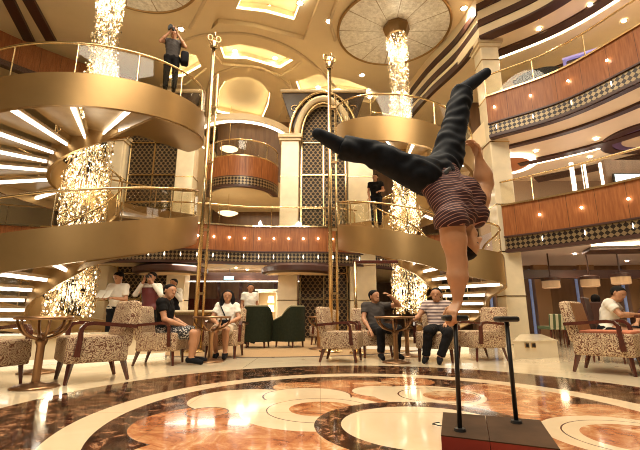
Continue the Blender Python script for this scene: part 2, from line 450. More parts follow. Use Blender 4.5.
# deck slabs behind the balconies (their undersides are the soffits)
def slab(name, poly, z0, z1, m):
    q = MB(); q.prism(poly, z0, z1); return struct(q.obj(name, m))
ro = offset(RP, -7)
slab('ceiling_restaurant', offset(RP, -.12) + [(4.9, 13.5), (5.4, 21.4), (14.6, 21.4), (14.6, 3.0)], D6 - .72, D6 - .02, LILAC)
slab('ceiling_right_deck', offset(RP7, -.12) + [(4.9, 13.5), (5.4, 21.4), (14.6, 21.4), (14.6, 3.0)], D7 - .72, D7 - .02, SOFFIT)
slab('ceiling_right_top', RP7[::1] + [(4.6, 13.0), (3.9, 15.2), (3.6, 21.4), (14.6, 21.4), (14.6, 3.0)], 9.1, 9.4, SOFFIT)
slab('ceiling_back_deck', offset(RB, -.12) + [(-12.0, 21.4), (5.3, 21.4)], D6 - .72, D6 - .02, SOFFIT)
slab('ceiling_drum', circ(DC, 1.26, 0, -180, 24) + [(-5.2, 17.6), (-5.2, 21.4), (-.9, 21.4), (-.9, 17.6)], D7 - .74, D7 - .02, CREAM)
# dark curved stripes and coves under the side decks
tn = [0]
def trim(q, m):
    tn[0] += 1; return struct(q.obj('trim_%d' % tn[0], m))
for r_ in ribs:
    q = MB(); q.tube(r_, .06, 8); trim(q, RIBM).data.shade_smooth()
for z, offs in ((D7 - .74, ((-.02, .16), (.95, 1.15), (2.6, 2.95), (4.6, 5.2))), (9.08, ((-.05, .3), (1.0, 1.35), (3.2, 3.7)))):
    for a, c in offs:
        q = MB(); q.band(offset(RP7, -a), offset(RP7, -c), z - .05, z + .02); trim(q, DKBROWN)
q = MB(); q.band(offset(RP7, -.02), offset(RP7, -.2), 9.4, 10.62); trim(q, SOFFIT)
for z in (9.42, 10.0):
    q = MB(); q.band(offset(RP7, .05), offset(RP7, -.05), z, z + .22); trim(q, DKBROWN)
for z, a in ((D7 - .73, 3.05), (9.09, 1.42), (9.09, 3.8)):
    q = MB(); q.band(offset(RP7, -a), offset(RP7, -a - .10), z - .015, z + .02); trim(q, COVEEM)
# continuation of the top deck behind the right pillar
RK = spline([(4.95, 10.8), (4.75, 12.2), (4.2, 14), (3.7, 16.5)], 6)
for z in (9.0, 9.42, 9.95):
    q = MB(); q.band(offset(RK, .05), offset(RK, -.1), z, z + .24); trim(q, DKBROWN)
q = MB(); q.band(RK, offset(RK, -.1), 9.1, 10.62); trim(q, SOFFIT)
# left: wooden fascia of the top deck and dark ceiling beams
LP = spline([(-7.6, 14.6), (-9.6, 13.2), (-11.2, 11.2), (-12, 8)], 6)
q = MB(); q.band(LP, offset(LP, -.15), 9.2, 10.2); trim(q, WOODF)
q = MB(); q.band(offset(LP, .03), offset(LP, -.2), 9.0, 9.2); trim(q, DKBROWN)
for (a, b_) in (((10, 0), (31, 42)), ((30, 0), (52, 40))):
    p0, p1 = [V(at(px, py, 1)) for px, py in (a, b_)]
    w0, w1 = [V((0, 0, H)) + (p - V((0, 0, H))) * ((CZ - H) / (p.z - H)) for p in (p0, p1)]
    d = w1 - w0; w0 = w0 - d * .3; nn = V((-d.y, d.x, 0)).normalized() * .17
    q = MB(); q.prism([(w0 - nn).to_2d(), (w1 - nn).to_2d(), (w1 + nn).to_2d(), (w0 + nn).to_2d()], CZ - .12, CZ); trim(q, DKBROWN)
# bright ring over the drum balcony, and cove at the back of the lower decks
pa = circ(DC, 2.0, 15, -195, 40)
q = MB(); q.band(pa, circ(DC, 2.12, 15, -195, 40), 8.22, 8.26); trim(q, WHITEEM)
q = MB(); q.band(circ(DC, 1.9, 15, -195, 40), circ(DC, 2.25, 15, -195, 40), 8.26, 8.5); trim(q, CREAM)
# rear wall behind the drum, two decks
q = MB(); q.prism([(-5.3, 19.2), (-.6, 19.2), (-.6, 19.4), (-5.3, 19.4)], D6, D7 - .74); struct(q.obj('wall_drum_lower', BROWNWALL))
q = MB(); q.prism([(-5.3, 19.2), (-.6, 19.2), (-.6, 19.4), (-5.3, 19.4)], D7, CZ); struct(q.obj('wall_drum_upper', BROWNWALL))
for nm, x in (('wall_apse_left', -5.6), ('wall_apse_right', -.75)):
    q = MB(); q.prism([(x, 14.45), (x + .25, 14.45), (x + .25, 19.4), (x, 19.4)], D6, 8.9); struct(q.obj(nm, CREAM))
# ------------------------------------------------------------------ lift towers with lattice screens, columns, arches
SPAN = mat('dark_spandrel', (.05, .028, .016), .35)
def tower(x0, x1, Y, lab, top=8.75, spring=7.25):
    xm, r = (x0 + x1) / 2, (x1 - x0) / 2; hh = top - spring
    o = thing('lattice_screen', lab, 'screen', (xm, Y, 0))
    q = MB(); n = 16
    pts = [(xm + r * math.cos(PI - PI * k / n), spring + hh * math.sin(PI * k / n)) for k in range(n + 1)]
    pts = [(x0, 0)] + pts + [(x1, 0)]
    f_ = [q.bm.verts.new((x, Y + .3, z)) for x, z in pts]; k_ = [q.bm.verts.new((x, Y + .42, z)) for x, z in pts]
    q.face(f_, [(x, z) for x, z in pts]); q.face(k_[::-1])
    for i in range(len(pts)): q.face([f_[i], f_[(i + 1) % len(pts)], k_[(i + 1) % len(pts)], k_[i]])
    q.obj('lattice_panel', LATTICE, o)
    for nm, dr_, rad_, m_ in (('arch_moulding', .14, .12, CREAM), ('arch_bead', -.05, .05, BRASS), ('arch_hood', .42, .06, BRASS)):
        q = MB(); q.tube([(xm + (r + dr_) * math.cos(PI - PI * k / 24), Y - .05, spring + (hh + dr_) * math.sin(PI * k / 24)) for k in range(25)], rad_, 8); q.obj(nm, m_, o, smooth=True)
    q = MB()
    for z in (1.3, 2.2, 4.6, 5.9, 7.2): q.box((xm, Y + .26, z), (2 * r, .05, .045))
    for x in (x0 + .04, xm, x1 - .04): q.box((x, Y + .26, spring / 2), (.05, .05, spring))
    q.obj('frame_bars', BRASS, o)
    q = MB(); ap = [(xm + (r + .1) * math.cos(PI - PI * k / 24), spring + (hh + .1) * math.sin(PI * k / 24)) for k in range(25)]
    tp = [(x0 - .75 + (x1 - x0 + 1.5) * k / 24, top + .45) for k in range(25)]
    lay = []
    for yy in (Y + .05, Y + .35): lay.append(([q.bm.verts.new((x, yy, z)) for x, z in ap], [q.bm.verts.new((x, yy, z)) for x, z in tp]))
    for (A, B_), s_ in zip(lay, (0, 1)):
        for k in range(24): q.face([A[k], A[k + 1], B_[k + 1], B_[k]])
    for k in range(24): q.face([lay[0][1][k], lay[0][1][k + 1], lay[1][1][k + 1], lay[1][1][k]])
    q.obj('spandrel', SPAN, o)
    for s_ in (-1, 1):
        q = MB()
        for k in range(3):
            cx, cz, rr = xm + s_ * (r + .25 - k * .28), top - .25 + k * .19, .17 - k * .025
            q.tube([(cx + rr * (1 - w / 9) * math.cos(w * s_), Y - .0, cz + rr * (1 - w / 9) * math.sin(w)) for w in [j * .4 for j in range(20)]], .018, 6)
        q.obj('scroll_work', BRASS, o, smooth=True)
    q = MB(); q.box((xm, Y + .2, top + .5), (2 * r + 1.6, .5, .12), bevel=.03); q.obj('cornice', CREAM, o)
    return o
tower(-7.25, -5.35, 14.0, 'tall dark lattice lift screen behind the left spiral staircase')
tower(-.74, 1.0, 14.0, 'tall arched dark lattice lift screen at the centre behind the right-hand pole')
def pillar(x0, x1, y0, y1, z1, lab, m=CREAMW, bases=(0,)):
    o = thing('pillar', lab, 'pillar', ((x0 + x1) / 2, (y0 + y1) / 2, 0)); cx, cy, w, d = (x0 + x1) / 2, (y0 + y1) / 2, x1 - x0, y1 - y0
    q = MB(); q.box((cx, cy, z1 / 2), (w, d, z1), bevel=.03)
    q.obj('shaft', m, o)
    q = MB()
    for z in (1.25, 2.45, 3.8, 5.7, 7.1, 8.4):
        if z < z1: q.box((cx, cy, z), (w + .025, d + .025, .03))
    q.obj('joint_band', BRASS, o)
    q = MB(); q.box((cx, cy, .09), (w + .1, d + .1, .18), bevel=.02); q.obj('plinth', m, o)
    q = MB(); q.box((cx, cy, z1 - .2), (w + .12, d + .12, .1)); q.box((cx, cy, z1 - .07), (w + .22, d + .22, .14)); q.obj('capital', CREAM, o)
    return o
pillar(4.97, 5.52, 10.86, 11.4, 9.1, 'square cream marble pillar at the right, beside the red-wood balconies')
pillar(-5.3, -4.65, 13.85, 14.4, 7.35, 'cream pillar right of the left lattice screen')
pillar(-7.95, -7.32, 13.85, 14.4, 7.35, 'cream pillar left of the left lattice screen, behind the crystal column')
pillar(-1.45, -.78, 13.85, 14.4, 7.35, 'cream pillar left of the central arched lattice screen')
pillar(1.03, 1.95, 13.9, 14.5, 7.35, 'broad cream pillar right of the central lattice screen, behind the man in black')
# ------------------------------------------------------------------ rosettes + chandeliers
def chandelier(cx, cy, zb, rfun, lab, ncr, hexr=.42):
    o = thing('chandelier', lab, 'chandelier', (cx, cy, CZ))
    q = MB(); q.lathe((cx, cy, 0), [(hexr, CZ - .02), (hexr + .05, CZ - .2), (hexr - .06, CZ - .5), (hexr - .14, CZ - .5), (hexr - .1, CZ - .06)], 8)
    q.obj('canopy', GOLDD, o)
    q = MB()
    for k in range(8):
        a = k * PI / 4; q.tube([(cx + .16 * math.cos(a), cy + .16 * math.sin(a), CZ - .02), (cx + .16 * math.cos(a), cy + .16 * math.sin(a), zb + .2)], .008, 5)
    q.obj('hanging_rods', STEEL, o)
    rn = random.Random(int(abs(cx) * 100)); q = MB(); qb = MB()
    for k in range(ncr):
        z = zb + (CZ - .45 - zb) * rn.random(); R = rfun(z); a = rn.random() * 2 * PI; r = R * (.45 + .55 * rn.random())
        # swirl: denser spiral bands
        a = a + .55 * math.sin(2 * a + z * 2.2); p = V((cx + r * math.cos(a), cy + r * math.sin(a), z))
        s_ = .014 + .020 * rn.random(); h_ = s_ * (1.4 + 1.8 * rn.random())
        if k % 7 == 0: M_, tq = 1, qb
        else: M_, tq = 0, q
        if M_: s_ *= .75; h_ = s_ * 1.3
        vs = [tq.bm.verts.new(p + V(v)) for v in ((s_, 0, 0), (0, s_, 0), (-s_, 0, 0), (0, -s_, 0), (0, 0, h_), (0, 0, -h_))]
        for i in range(4): tq.face([vs[i], vs[(i + 1) % 4], vs[4]]); tq.face([vs[(i + 1) % 4], vs[i], vs[5]])
    c = q.obj('crystal_drops', CRYSTAL, o); c['kind'] = 'stuff'
    c = qb.obj('bulbs', BULBEM, o); c['kind'] = 'stuff'
    for k in range(4):
        z = zb + .6 + (CZ - 1.6 - zb) * k / 3
        l = bpy.data.lights.new('chandelier_lamp', 'POINT'); l.energy = 40; l.color = (1, .86, .6); l.shadow_soft_size = .3
        lo = bpy.data.objects.new('chandelier_lamp', l); lo.location = (cx, cy, z); COL.objects.link(lo)
    return o
LC, LR = (-5.98, 9.74), 2.8
RC, RR = (2.64, 12.0), 2.15
chandelier(*LC, .7, lambda z: .56 if z < 5 else max(.36, .56 - (z - 5) * .06), 'tall crystal column chandelier inside the left spiral staircase', 7500)
chandelier(*RC, .8, lambda z: .52 if z < 4 else .36, 'tall crystal column chandelier inside the right spiral staircase', 6500)
def rosette(cx, cy, R, lab):
    o = thing('ceiling_rosette', lab, 'ceiling rosette', (cx, cy, CZ))
    q = MB(); q.lathe((cx, cy, CZ), [(.3, -.1), (R * .6, -.07), (R, -.045), (R, 0)], 48); q.obj('mica_disc', ROSETTE, o)
    q = MB(); q.tube([(cx + R * math.cos(2 * PI * k / 64), cy + R * math.sin(2 * PI * k / 64), CZ - .04) for k in range(64)], .05, 8, closed=True); q.obj('rim', GOLD, o, smooth=True)
rosette(LC[0] + .6, LC[1] - .25, 1.9, 'round mica ceiling rosette above the left chandelier')
rosette(RC[0] - .05, RC[1] + .25, 1.95, 'round mica ceiling rosette above the right chandelier')
# ------------------------------------------------------------------ spiral stairs
PT = 3.2
def stair(c, R, rin, zf, s, a0, a1, lab, flare, soff=(), bump=0, steep=1):
    o = thing('spiral_staircase', lab, 'staircase', (c[0], c[1], 0))
    zb = lambda a: zf + a / 360 * PT * (steep if a < 0 else 1) + (bump * math.sin(rad(a) / 2) ** 2 if 0 < a < 360 else 0)     # a: climbing angle measured from the front
    Rf = lambda a: R + flare * math.exp(-((a + 36) / 15) ** 2)
    xy = lambda a, r: (c[0] + r * math.cos(rad(-90 + s * a)), c[1] + r * math.sin(rad(-90 + s * a)))
    n = int((a1 - a0) / 4); A = [a0 + (a1 - a0) * k / n for k in range(n + 1)]
    q = MB(); q.band([xy(a, Rf(a)) for a in A], [xy(a, Rf(a) - .09) for a in A], [max(0, zb(a)) for a in A], [zb(a) + .72 for a in A])
    smooth_by_angle(q.obj('outer_stringer', GOLD, o))
    q = MB(); q.band([xy(a, rin) for a in A], [xy(a, rin - .08) for a in A], [max(0, zb(a) - .1) for a in A], [zb(a) + .7 for a in A])
    smooth_by_angle(q.obj('inner_stringer', GOLD, o))
    A2 = [a for a in A if zb(a) > -.5]
    q = MB(); q.tube([(*xy(a, Rf(a) - .05), zb(a) + 1.42) for a in A2], .028); q.obj('handrail', BRASS, o, smooth=True)
    q = MB(); q.tube([(*xy(a, rin - .04), zb(a) + 1.3) for a in A2], .025); q.obj('handrail', BRASS, o, smooth=True)
    for lo, hi in soff:
        B_ = [lo + (hi - lo) * j / 14 for j in range(15)]
        q = MB(); q.band([xy(w, Rf(w) - .02) for w in B_], [xy(w, rin - .02) for w in B_], [zb(w) - .03 for w in B_], [zb(w) + .03 for w in B_]); smooth_by_angle(q.obj('curved_soffit', GOLD, o))
    st = 24; k = 0; a = a0
    while a + st <= a1 + .1:
        B_ = [a + .4 + (st - .8) * j / 6 for j in range(7)]
        q = MB(); q.band([xy(w, Rf(w) - .04) for w in B_], [xy(w, Rf(w) - .052) for w in B_], [zb(w) + .75 for w in B_], [zb(w) + 1.36 for w in B_]); smooth_by_angle(q.obj('glass_panel', GLASS, o))
        q = MB(); q.tube([(*xy(a, Rf(a) - .05), zb(a) + .7), (*xy(a, Rf(a) - .05), zb(a) + 1.42)], .013, 6); q.obj('baluster', BRASS, o)
        q = MB(); q.tube([(*xy(a, rin - .04), zb(a) + .45), (*xy(a, rin - .04), zb(a) + 1.3)], .012, 6); q.obj('baluster', BRASS, o)
        a += st
    da = 360 / 15; a = a0 + 2
    da0 = da
    while a < a1 - da * .5:
        da = da0 / (steep if a < -3 else 1); z = zb(a + da / 2) + .32
        if z > .1:
            B_ = [a + da * .98 * j / 4 for j in range(5)]
            q = MB(); q.band([xy(w, Rf(w) - .09) for w in B_], [xy(w, rin) for w in B_], z - .06, z)
            tr = q.obj('tread', TREAD, o)
            w0, w1 = a + da * .87, a + da * .945
            q = MB(); q.band([xy(w0, Rf(w0) - .12), xy(w1, Rf(w1) - .12)], [xy(w0, rin + .03), xy(w1, rin + .03)], z - .13, z - .062)
            
            if not any(lo <= a <= hi for lo, hi in soff): q.obj('light_strip', STEPEM, tr)
            else: q.bm.free()
        a += da
    return o
TREAD = mat('tread_stone', (.42, .28, .13), .35, noise=.1, nscale=4)
STEPEM = mat('step_led', (1, .95, .85), .5, emit=3.2, ecol=(1, .93, .78))
stair(LC, LR, .86, 1.38, 1, -170, 500, 'left golden spiral staircase with lit step edges', 0, ((35, 140), (416, 500)), .52)
stair(RC, RR, .95, 1.95, -1, -157, 461, 'right golden spiral staircase with lit step edges', .85, ((60, 140), (385, 461)), 0, 1.5)
# ------------------------------------------------------------------ brass poles with finials
def pole(x, y, z1, lab, x2=None):
    o = thing('tall_pole', lab, 'pole', (x, y, 0))
    q = MB(); q.tube([(x, y, 0), (x, y, z1 - .25)], .045, 12); q.obj('shaft', BRASS, o, smooth=True)
    q = MB(); q.tube([(x + .14, y + .02, 0), (x + .14, y + .02, z1 - 1.0)], .028, 8); q.obj('side_tube', BRASS, o, smooth=True)
    q = MB(); q.lathe((x, y, 0), [(.25, 0), (.25, .03), (.1, .06), (.06, .12)], 20); q.obj('base_plate', BRASS, o, smooth=True)
    q = MB(); q.lathe((x, y, z1 - .3), [(.055, 0), (.09, .03), (.06, .08), (.1, .14), (.05, .2), (.0, .22)], 14)
    for k in range(4):
        a = k * PI / 2 + .4; cx, cy = x + .1 * math.cos(a), y + .1 * math.sin(a)
        q.tube([(cx + .06 * math.cos(a) * math.cos(w), cy + .06 * math.sin(a) * math.cos(w), z1 - .02 + .08 * math.sin(w)) for w in [2 * PI * j / 12 for j in range(12)]], .016, 6, closed=True)
    q.obj('finial', BRASS, o, smooth=True)
    for z in (1.2, 2.6, 4.2, 5.6): q = MB(); q.box((x + .07, y + .01, z), (.17, .05, .05)); q.obj('clamp', GOLDD, o)
pole(at(205, 180, 8.7).x, 8.7, at(213, 38, 8.7).z, 'tall brass pole with ring finial beside the left spiral staircase')
pole(at(330, 180, 8.7).x, 8.7, at(327, 58, 8.7).z, 'tall brass pole with ring finial in front of the central lattice screen')
# ------------------------------------------------------------------ stair bases
PLEM = mat('plinth_glow', (1, .95, .85), .5, emit=.55, ecol=(1, .88, .62))
def ringbase(c, r0, r1, a0, a1, z, lab):
    o = thing('stair_plinth', lab, 'plinth', (c[0], c[1], 0))
    q = MB(); q.band(circ(c, r1, a0, a1, 40), circ(c, r0, a0, a1, 40), .07, z); q.obj('stone_body', CREAMW, o)
    q = MB(); q.band(circ(c, r1 + .06, a0, a1, 40), circ(c, r0, a0, a1, 40), z, z + .04); q.obj('top_slab', CREAMW, o)
    q = MB(); q.band(circ(c, r1 - .05, a0, a1, 40), circ(c, r0, a0, a1, 40), 0, .07); q.obj('light_strip', PLEM, o)
    return o
ringbase(LC, 2.9, 3.7, -125, -32, .40, 'low curved cream stone plinth around the foot of the left staircase')
ringbase(RC, 2.55, 3.0, -140, -78, .22, 'low curved cream stone plinth around the foot of the right staircase')
o = thing('low_wall', 'low cream stone wall with two power sockets in front of the right pillar', 'low wall', (4.2, 8.4, 0))
pw = [(3.42, 7.35), (4.3, 7.55), (5.4, 10.15), (4.95, 10.2)]
q = MB(); q.prism(pw, 0, .28); q.obj('stone_body', CREAMW, o)
q = MB(); q.prism([(3.41, 7.34), (4.31, 7.54), (5.41, 10.15), (4.94, 10.2)], .28, .30); q.obj('coping', CREAMW, o)
for px in (527.5, 535):
    p = at(px, 345.5, 7.36); yy = 7.35 + (p.x - 3.5) * .25
    q = MB(); q.box((p.x, yy - .012, p.z), (.085, .02, .085), rz=.245, bevel=.004); sk = q.obj('power_socket', BRASS, o)
    q = MB(); q.box((p.x, yy - .024, p.z), (.05, .006, .05), rz=.245); q.obj('socket_face', BLACK, sk)
# ------------------------------------------------------------------ armchair
def armchair(lab, loc, rz, fab=FABRIC, group=None, coral=0):
    o = thing('armchair', lab, 'armchair', loc, group, world=False, rz=rz)
    q = MB(); q.box((0, .02, .345), (.60, .60, .27), bevel=.025); smooth_by_angle(q.obj('seat_base', fab, o))
    if coral:
        q = MB(); q.box((0, .05, .485), (.54, .52, .05), bevel=.02); smooth_by_angle(q.obj('seat_cushion', REDSEAT, o))
    q = MB(); pts = []
    n = 10
    q.box((0, -.285, .62), (.60, .13, .52), rx=.16, bevel=.04); smooth_by_angle(q.obj('backrest', fab, o))
    if coral: q = MB(); q.box((0, -.228, .66), (.52, .025, .40), rx=.16, bevel=.008); q.obj('back_panel', FABPL, o)
    for s in (-1, 1):
        q = MB(); x = s * .325
        # flat wooden arm bending down into the front post
        prof = [(-.34, .585), (.10, .625), (.17, .615), (.205, .57), (.225, .28)]
        prev = None; rings = []
        for i, (y, z) in enumerate(prof):
            a = V((0, *prof[max(i - 1, 0)])); b_ = V((0, *prof[min(i + 1, len(prof) - 1)])); d = (b_ - a).normalized(); nn = V((0, -d.z, d.y))
            w = .024; hh = .02 if i < 4 else .03
            p = V((x, y, z)); rings.append([q.bm.verts.new(p + V((sx * w, 0, 0)) + nn * sz * hh) for sx, sz in ((-1, -1), (1, -1), (1, 1), (-1, 1))])
        for A, B_ in zip(rings, rings[1:]):
            for k in range(4): q.face([A[k], A[(k + 1) % 4], B_[(k + 1) % 4], B_[k]])
        q.face(rings[0][::-1]); q.face(rings[-1]); q.obj('armrest', WOODR, o)
        for y, sp in ((.25, .03), (-.24, -.07)):
            q = MB(); q.tube([(s * .25, y, .23), (s * (.25 + .01), y + sp, 0)], .034, 4, r2=.018); q.obj('leg', WOODR, o)
    return o
def g2(px, py): p = fl(px, py); return (p.x, p.y, 0)
FX = -PI / 2                                         # facing +x
armchair('patterned armchair left of the near table at the far left edge', (-3.60, 4.46, 0), FX - .30)
armchair('large empty patterned armchair with wooden arms in front of the left stair plinth', (-2.70, 4.98, 0), PI / 2 + .72).scale = (1.08, 1.08, 1.04)
armchair('patterned armchair holding the seated man in black shirt and printed shorts', (-2.50, 6.55, 0), FX + .05)
armchair('patterned armchair under the seated woman in white', (-1.75, 7.65, 0), PI - .05)
armchair('empty patterned armchair beside the thin brass post, facing right', (.36, 6.95, 0), FX - .25)
armchair('patterned armchair under the man raising his hand', (.98, 7.75, 0), PI + .25)
armchair('patterned armchair under the man in the striped t-shirt', (1.98, 7.0, 0), PI - .45)
armchair('empty patterned armchair between the two handstand canes, facing left', (2.78, 7.2, 0), PI / 2 + .25)
ac_ = armchair('patterned armchair with coral seat and tan back panel at the right edge', (3.86, 5.62, 0), FX - .8, coral=1); ac_.scale = (1.12, 1.12, 1.06)
armchair('small distant patterned armchair beside the far cocktail table', (.10, 10.95, 0), PI / 2 - .2)
# ------------------------------------------------------------------ cocktail tables
def cocktail(lab, loc, R=.34, h=.72):
    o = thing('cocktail_table', lab, 'table', loc, None, world=False)
    q = MB(); q.lathe((0, 0, 0), [(0, h - .012), (R - .02, h - .012), (R - .02, h), (0, h)], 32); q.obj('glass_top', mat_top, o)
    q = MB(); q.lathe((0, 0, 0), [(R - .022, h - .03), (R, h - .03), (R + .006, h - .014), (R, h + .004), (R - .022, h + .004), (R - .022, h - .03)], 40); q.obj('rim', BRONZE, o, smooth=True)
    for k in range(3):
        a = k * PI / 3 + .25
        for s in (1,):
            pts = []
            for j in range(13):
                w = PI * j / 12; rr = (R - .02) * math.cos(w); pts.append((rr * math.cos(a), rr * math.sin(a), h - .03 - .2 * math.sin(w)))
            q = MB(); q.tube(pts, .016, 6); q.obj('rib', BRONZE, o, smooth=True)
    q = MB(); q.lathe((0, 0, 0), [(.04, .03), (.04, h - .30), (.055, h - .27), (.06, h - .22), (.0, h - .215)], 16); q.obj('stem', BRONZE, o, smooth=True)
    q = MB(); q.lathe((0, 0, 0), [(0, 0), (.225, 0), (.23, .012), (.19, .03), (.06, .05), (.04, .06)], 32); q.obj('base', BRONZE, o, smooth=True)
    return o
mat_top = mat('table_top_wood', (.20, .11, .055), .15, coat=.6)
cocktail('near bronze cocktail table between the two armchairs on the left', (-2.98, 4.45, 0), .275)
cocktail('bronze cocktail table half hidden behind the nearest one at the left', (-3.72, 5.55, 0))
cocktail('cocktail table in front of the seated woman in white', (-1.80, 6.86, 0), .31)
cocktail('cocktail table in front of the man raising his hand', (1.22, 6.72, 0), .33)
cocktail('cocktail table just left of the man in the striped t-shirt, partly hidden', (1.62, 7.75, 0), .33)
cocktail('small far cocktail table on the carpet near the green chairs', (-.03, 9.4, 0), .26)
# ------------------------------------------------------------------ green tub chairs
def tub(lab, loc, rz):
    o = thing('tub_chair', lab, 'armchair', loc, 'green tub chairs on the carpet', world=False, rz=rz)
    q = MB(); a = circ((0, 0), .36, 180, 360, 14); po = [(.36, .26)] + a[::-1] + [(-.36, .26)]; po = po[::-1]
    pi_ = [(x * .78, y * .78 if y < 0 else y) for x, y in po]
    zt = [.60 + .34 * max(0, min(1, (-y + .1) / .3)) for x, y in po]
    q.band(po, pi_, .14, zt); smooth_by_angle(q.obj('curved_back', GREEN, o))
    q = MB(); q.tube([(x * .9, y * .9 if y < 0 else y, z + .005) for (x, y), z in zip(po, zt)], .03, 6); q.obj('piping', GREENL, o, smooth=True)
    q = MB(); q.box((0, .05, .32), (.54, .5, .24), bevel=.04); smooth_by_angle(q.obj('seat', GREEN, o))
    for x, y in ((-.24, .22), (.24, .22), (-.2, -.22), (.2, -.22)):
        q = MB(); q.tube([(x, y, .16), (x * 1.05, y * 1.05, 0)], .03, 6, r2=.018); q.obj('leg', WOODR, o)
tub('dark green tub chair on the carpet seen square from behind', (-1.5, 9.9, 0), .0)
tub('dark green tub chair on the carpet seen from its side, right of the other', (-.72, 10.05, 0), 1.0)
# ------------------------------------------------------------------ counter, post, handstand canes
o = thing('service_counter', 'narrow cream counter behind the seated woman in white', 'counter', (-2.75, 9.3, 0))
q = MB(); q.box((-2.75, 9.3, .83), (1.3, .55, .05), bevel=.015); q.obj('counter_top', CREAMW, o)
q = MB(); q.box((-2.75, 9.35, .40), (1.1, .42, .81)); q.obj('body', BROWNWALL, o)
q = MB(); q.box((-2.75, 9.13, .78), (1.1, .03, .05)); q.obj('edge_strip', BRASS, o)
p0 = at(355, 262, 8.4)
o = thing('brass_post', 'thin brass post carrying a dark crossbar behind the empty armchair', 'post', (p0.x, 8.4, 0))
q = MB(); q.tube([(p0.x, 8.4, 0), (p0.x, 8.4, p0.z)], .035, 10); q.obj('upright', BRASS, o, smooth=True)
q = MB(); q.box((p0.x + .43, 8.4, p0.z), (.95, .05, .07), bevel=.01); q.obj('crossbar', WOODR, o)
q = MB(); q.lathe((p0.x, 8.4, 0), [(0, .03), (.14, .03), (.15, 0)], 20); q.obj('foot', BRASS, o)
bs = V((-1.72, 7.40, .60)); o = thing('handbag', 'small dark handbag with a long strap on the lap of the seated woman in white', 'bag', bs)
q = MB(); q.box(bs, (.20, .08, .13), bevel=.02); q.obj('bag_body', CHARC, o)
q = MB(); q.tube([(-1.88, 7.62, .985), (-1.85, 7.565, .93), (-1.79, 7.535, .82), (-1.72, 7.48, .70), (-1.68, 7.42, .655)], .012, 6); q.obj('strap', CHARC, o)
o = thing('handstand_canes', 'pair of black handstand canes on a dark wooden base under the acrobat', 'acrobat stand', (1.0, 2.5, 0))
TH = .09
A_, B_, C_, D_ = fl(441, 435, TH), fl(560, 449, TH), fl(540, 420, TH), fl(443, 412, TH)
m1, m2 = A_.lerp(B_, .44), D_.lerp(C_, .46)
PLT = mat('platform_top', (.06, .03, .014), .65, noise=.3, nscale=6); PLS = mat('platform_red_side', (.30, .035, .022), .4)
for poly in ([A_, m1 + (A_ - m1) * .012, m2 + (D_ - m2) * .012, D_], [m1, B_, C_, m2]):
    q = MB(); q.prism([p.to_2d() for p in poly], 0, TH - .006); h_ = q.obj('platform_half', PLS, o)
    q = MB(); q.prism([p.to_2d() for p in poly], TH - .006, TH); q.obj('platform_top', PLT, h_)
CB = [fl(460, 431, TH), fl(516.5, 423, TH)]; CT = [at(455, 320, CB[0].y), at(506.5, 321, CB[1].y)]
for b0, t0 in zip(CB, CT):
    q = MB(); q.tube([b0, t0], .0135, 12); c = q.obj('cane', BLACK, o, smooth=True)
    q = MB(); q.lathe(b0, [(0, .02), (.03, .015), (.035, 0)], 16); q.obj('cane_socket', BLACK, c)
    q = MB(); q.box(t0 + V((0, 0, .012)), (.15, .075, .035), rz=.15, bevel=.014); smooth_by_angle(q.obj('hand_block', BLACK, c))
q = MB(); w = fl(437, 426, 0)
q.tube([(w.x + .03 * math.cos(a), w.y + .035 * math.sin(a), .012 + .004 * math.sin(2 * a)) for a in [.6 + 5 * k / 14 for k in range(15)]], .0035, 6)
tag(q.obj('wire_loop', BLACK, base=(w.x, w.y, 0)), 'small black wire loop on the floor beside the wooden base', 'wire')
# ------------------------------------------------------------------ ground floor at the back
def back_box(nm, x0, x1, Y, y0, y1, d, m): 
    a, b_ = at(x0, y1, Y), at(x1, y0, Y); q = MB(); q.box(((a.x + b_.x) / 2, Y + d / 2, (a.z + b_.z) / 2), (b_.x - a.x, d, b_.z - a.z)); return struct(q.obj(nm, m))
q = MB(); q.box((-2.6, 17.5, 1.25), (6.5, .2, 2.5)); struct(q.obj('wall_bar', BROWNWALL))
q = MB(); q.box((-2.6, 15.6, 2.22), (5.6, .25, .3)); trim(q, DKBROWN)
q = MB(); q.box((-2.9, 15.45, 2.02), (4.4, .08, .035)); trim(q, STEPEM)
q = MB(); q.box((-2.6, 17.36, 1.0), (6.0, .08, .9)); trim(q, WOODR)
for x in (-5.1, -4.35, -3.4, -1.9):
    q = MB(); q.box((x, 17.36, 1.3), (.12, .12, 2.4)); trim(q, WOODR)
# round dark soffit edges at both sides of the opening
for nm, cx, lab in (('canopy_ring', -5.1, 'dark round canopy edge over the left pillar at the back'), ('canopy_ring', -.75, 'dark round canopy edge over the pillar left of the central lattice')):
    o = thing(nm, lab, 'canopy', (cx, 13.9, 2.15)); q = MB(); q.lathe((cx, 13.8, 0), [(0, 2.1), (1.15, 2.1), (1.25, 2.15), (1.25, 2.3), (1.1, 2.38), (0, 2.38)], 30, PI, 2 * PI); q.obj('dark_rim', DKBROWN, o)
    q = MB(); q.lathe((cx, 13.8, 0), [(.2, 2.09), (1.05, 2.09)], 30, PI, 2 * PI); q.obj('soffit', SOFFIT, o)
e = at(229, 278, 15.2)
o = thing('exit_sign', 'small glowing blue-green hanging sign in the back hall', 'sign', e)
q = MB(); q.box(e, (.40, .05, .16), bevel=.01); q.obj('housing', BLACK, o)
q = MB(); q.box(e + V((0, -.03, 0)), (.36, .01, .12)); q.obj('lit_face', mat('sign_glow', (.2, .6, .6), .4, emit=3, ecol=(.25, .75, .8)), o)
q = MB(); q.tube([e + V((0, 0, .08)), e + V((0, 0, 2.53 - e.z))], .01, 6); q.obj('hanger', BLACK, o)
d0, d1 = at(256, 320, 16.8), at(278, 291, 16.8)
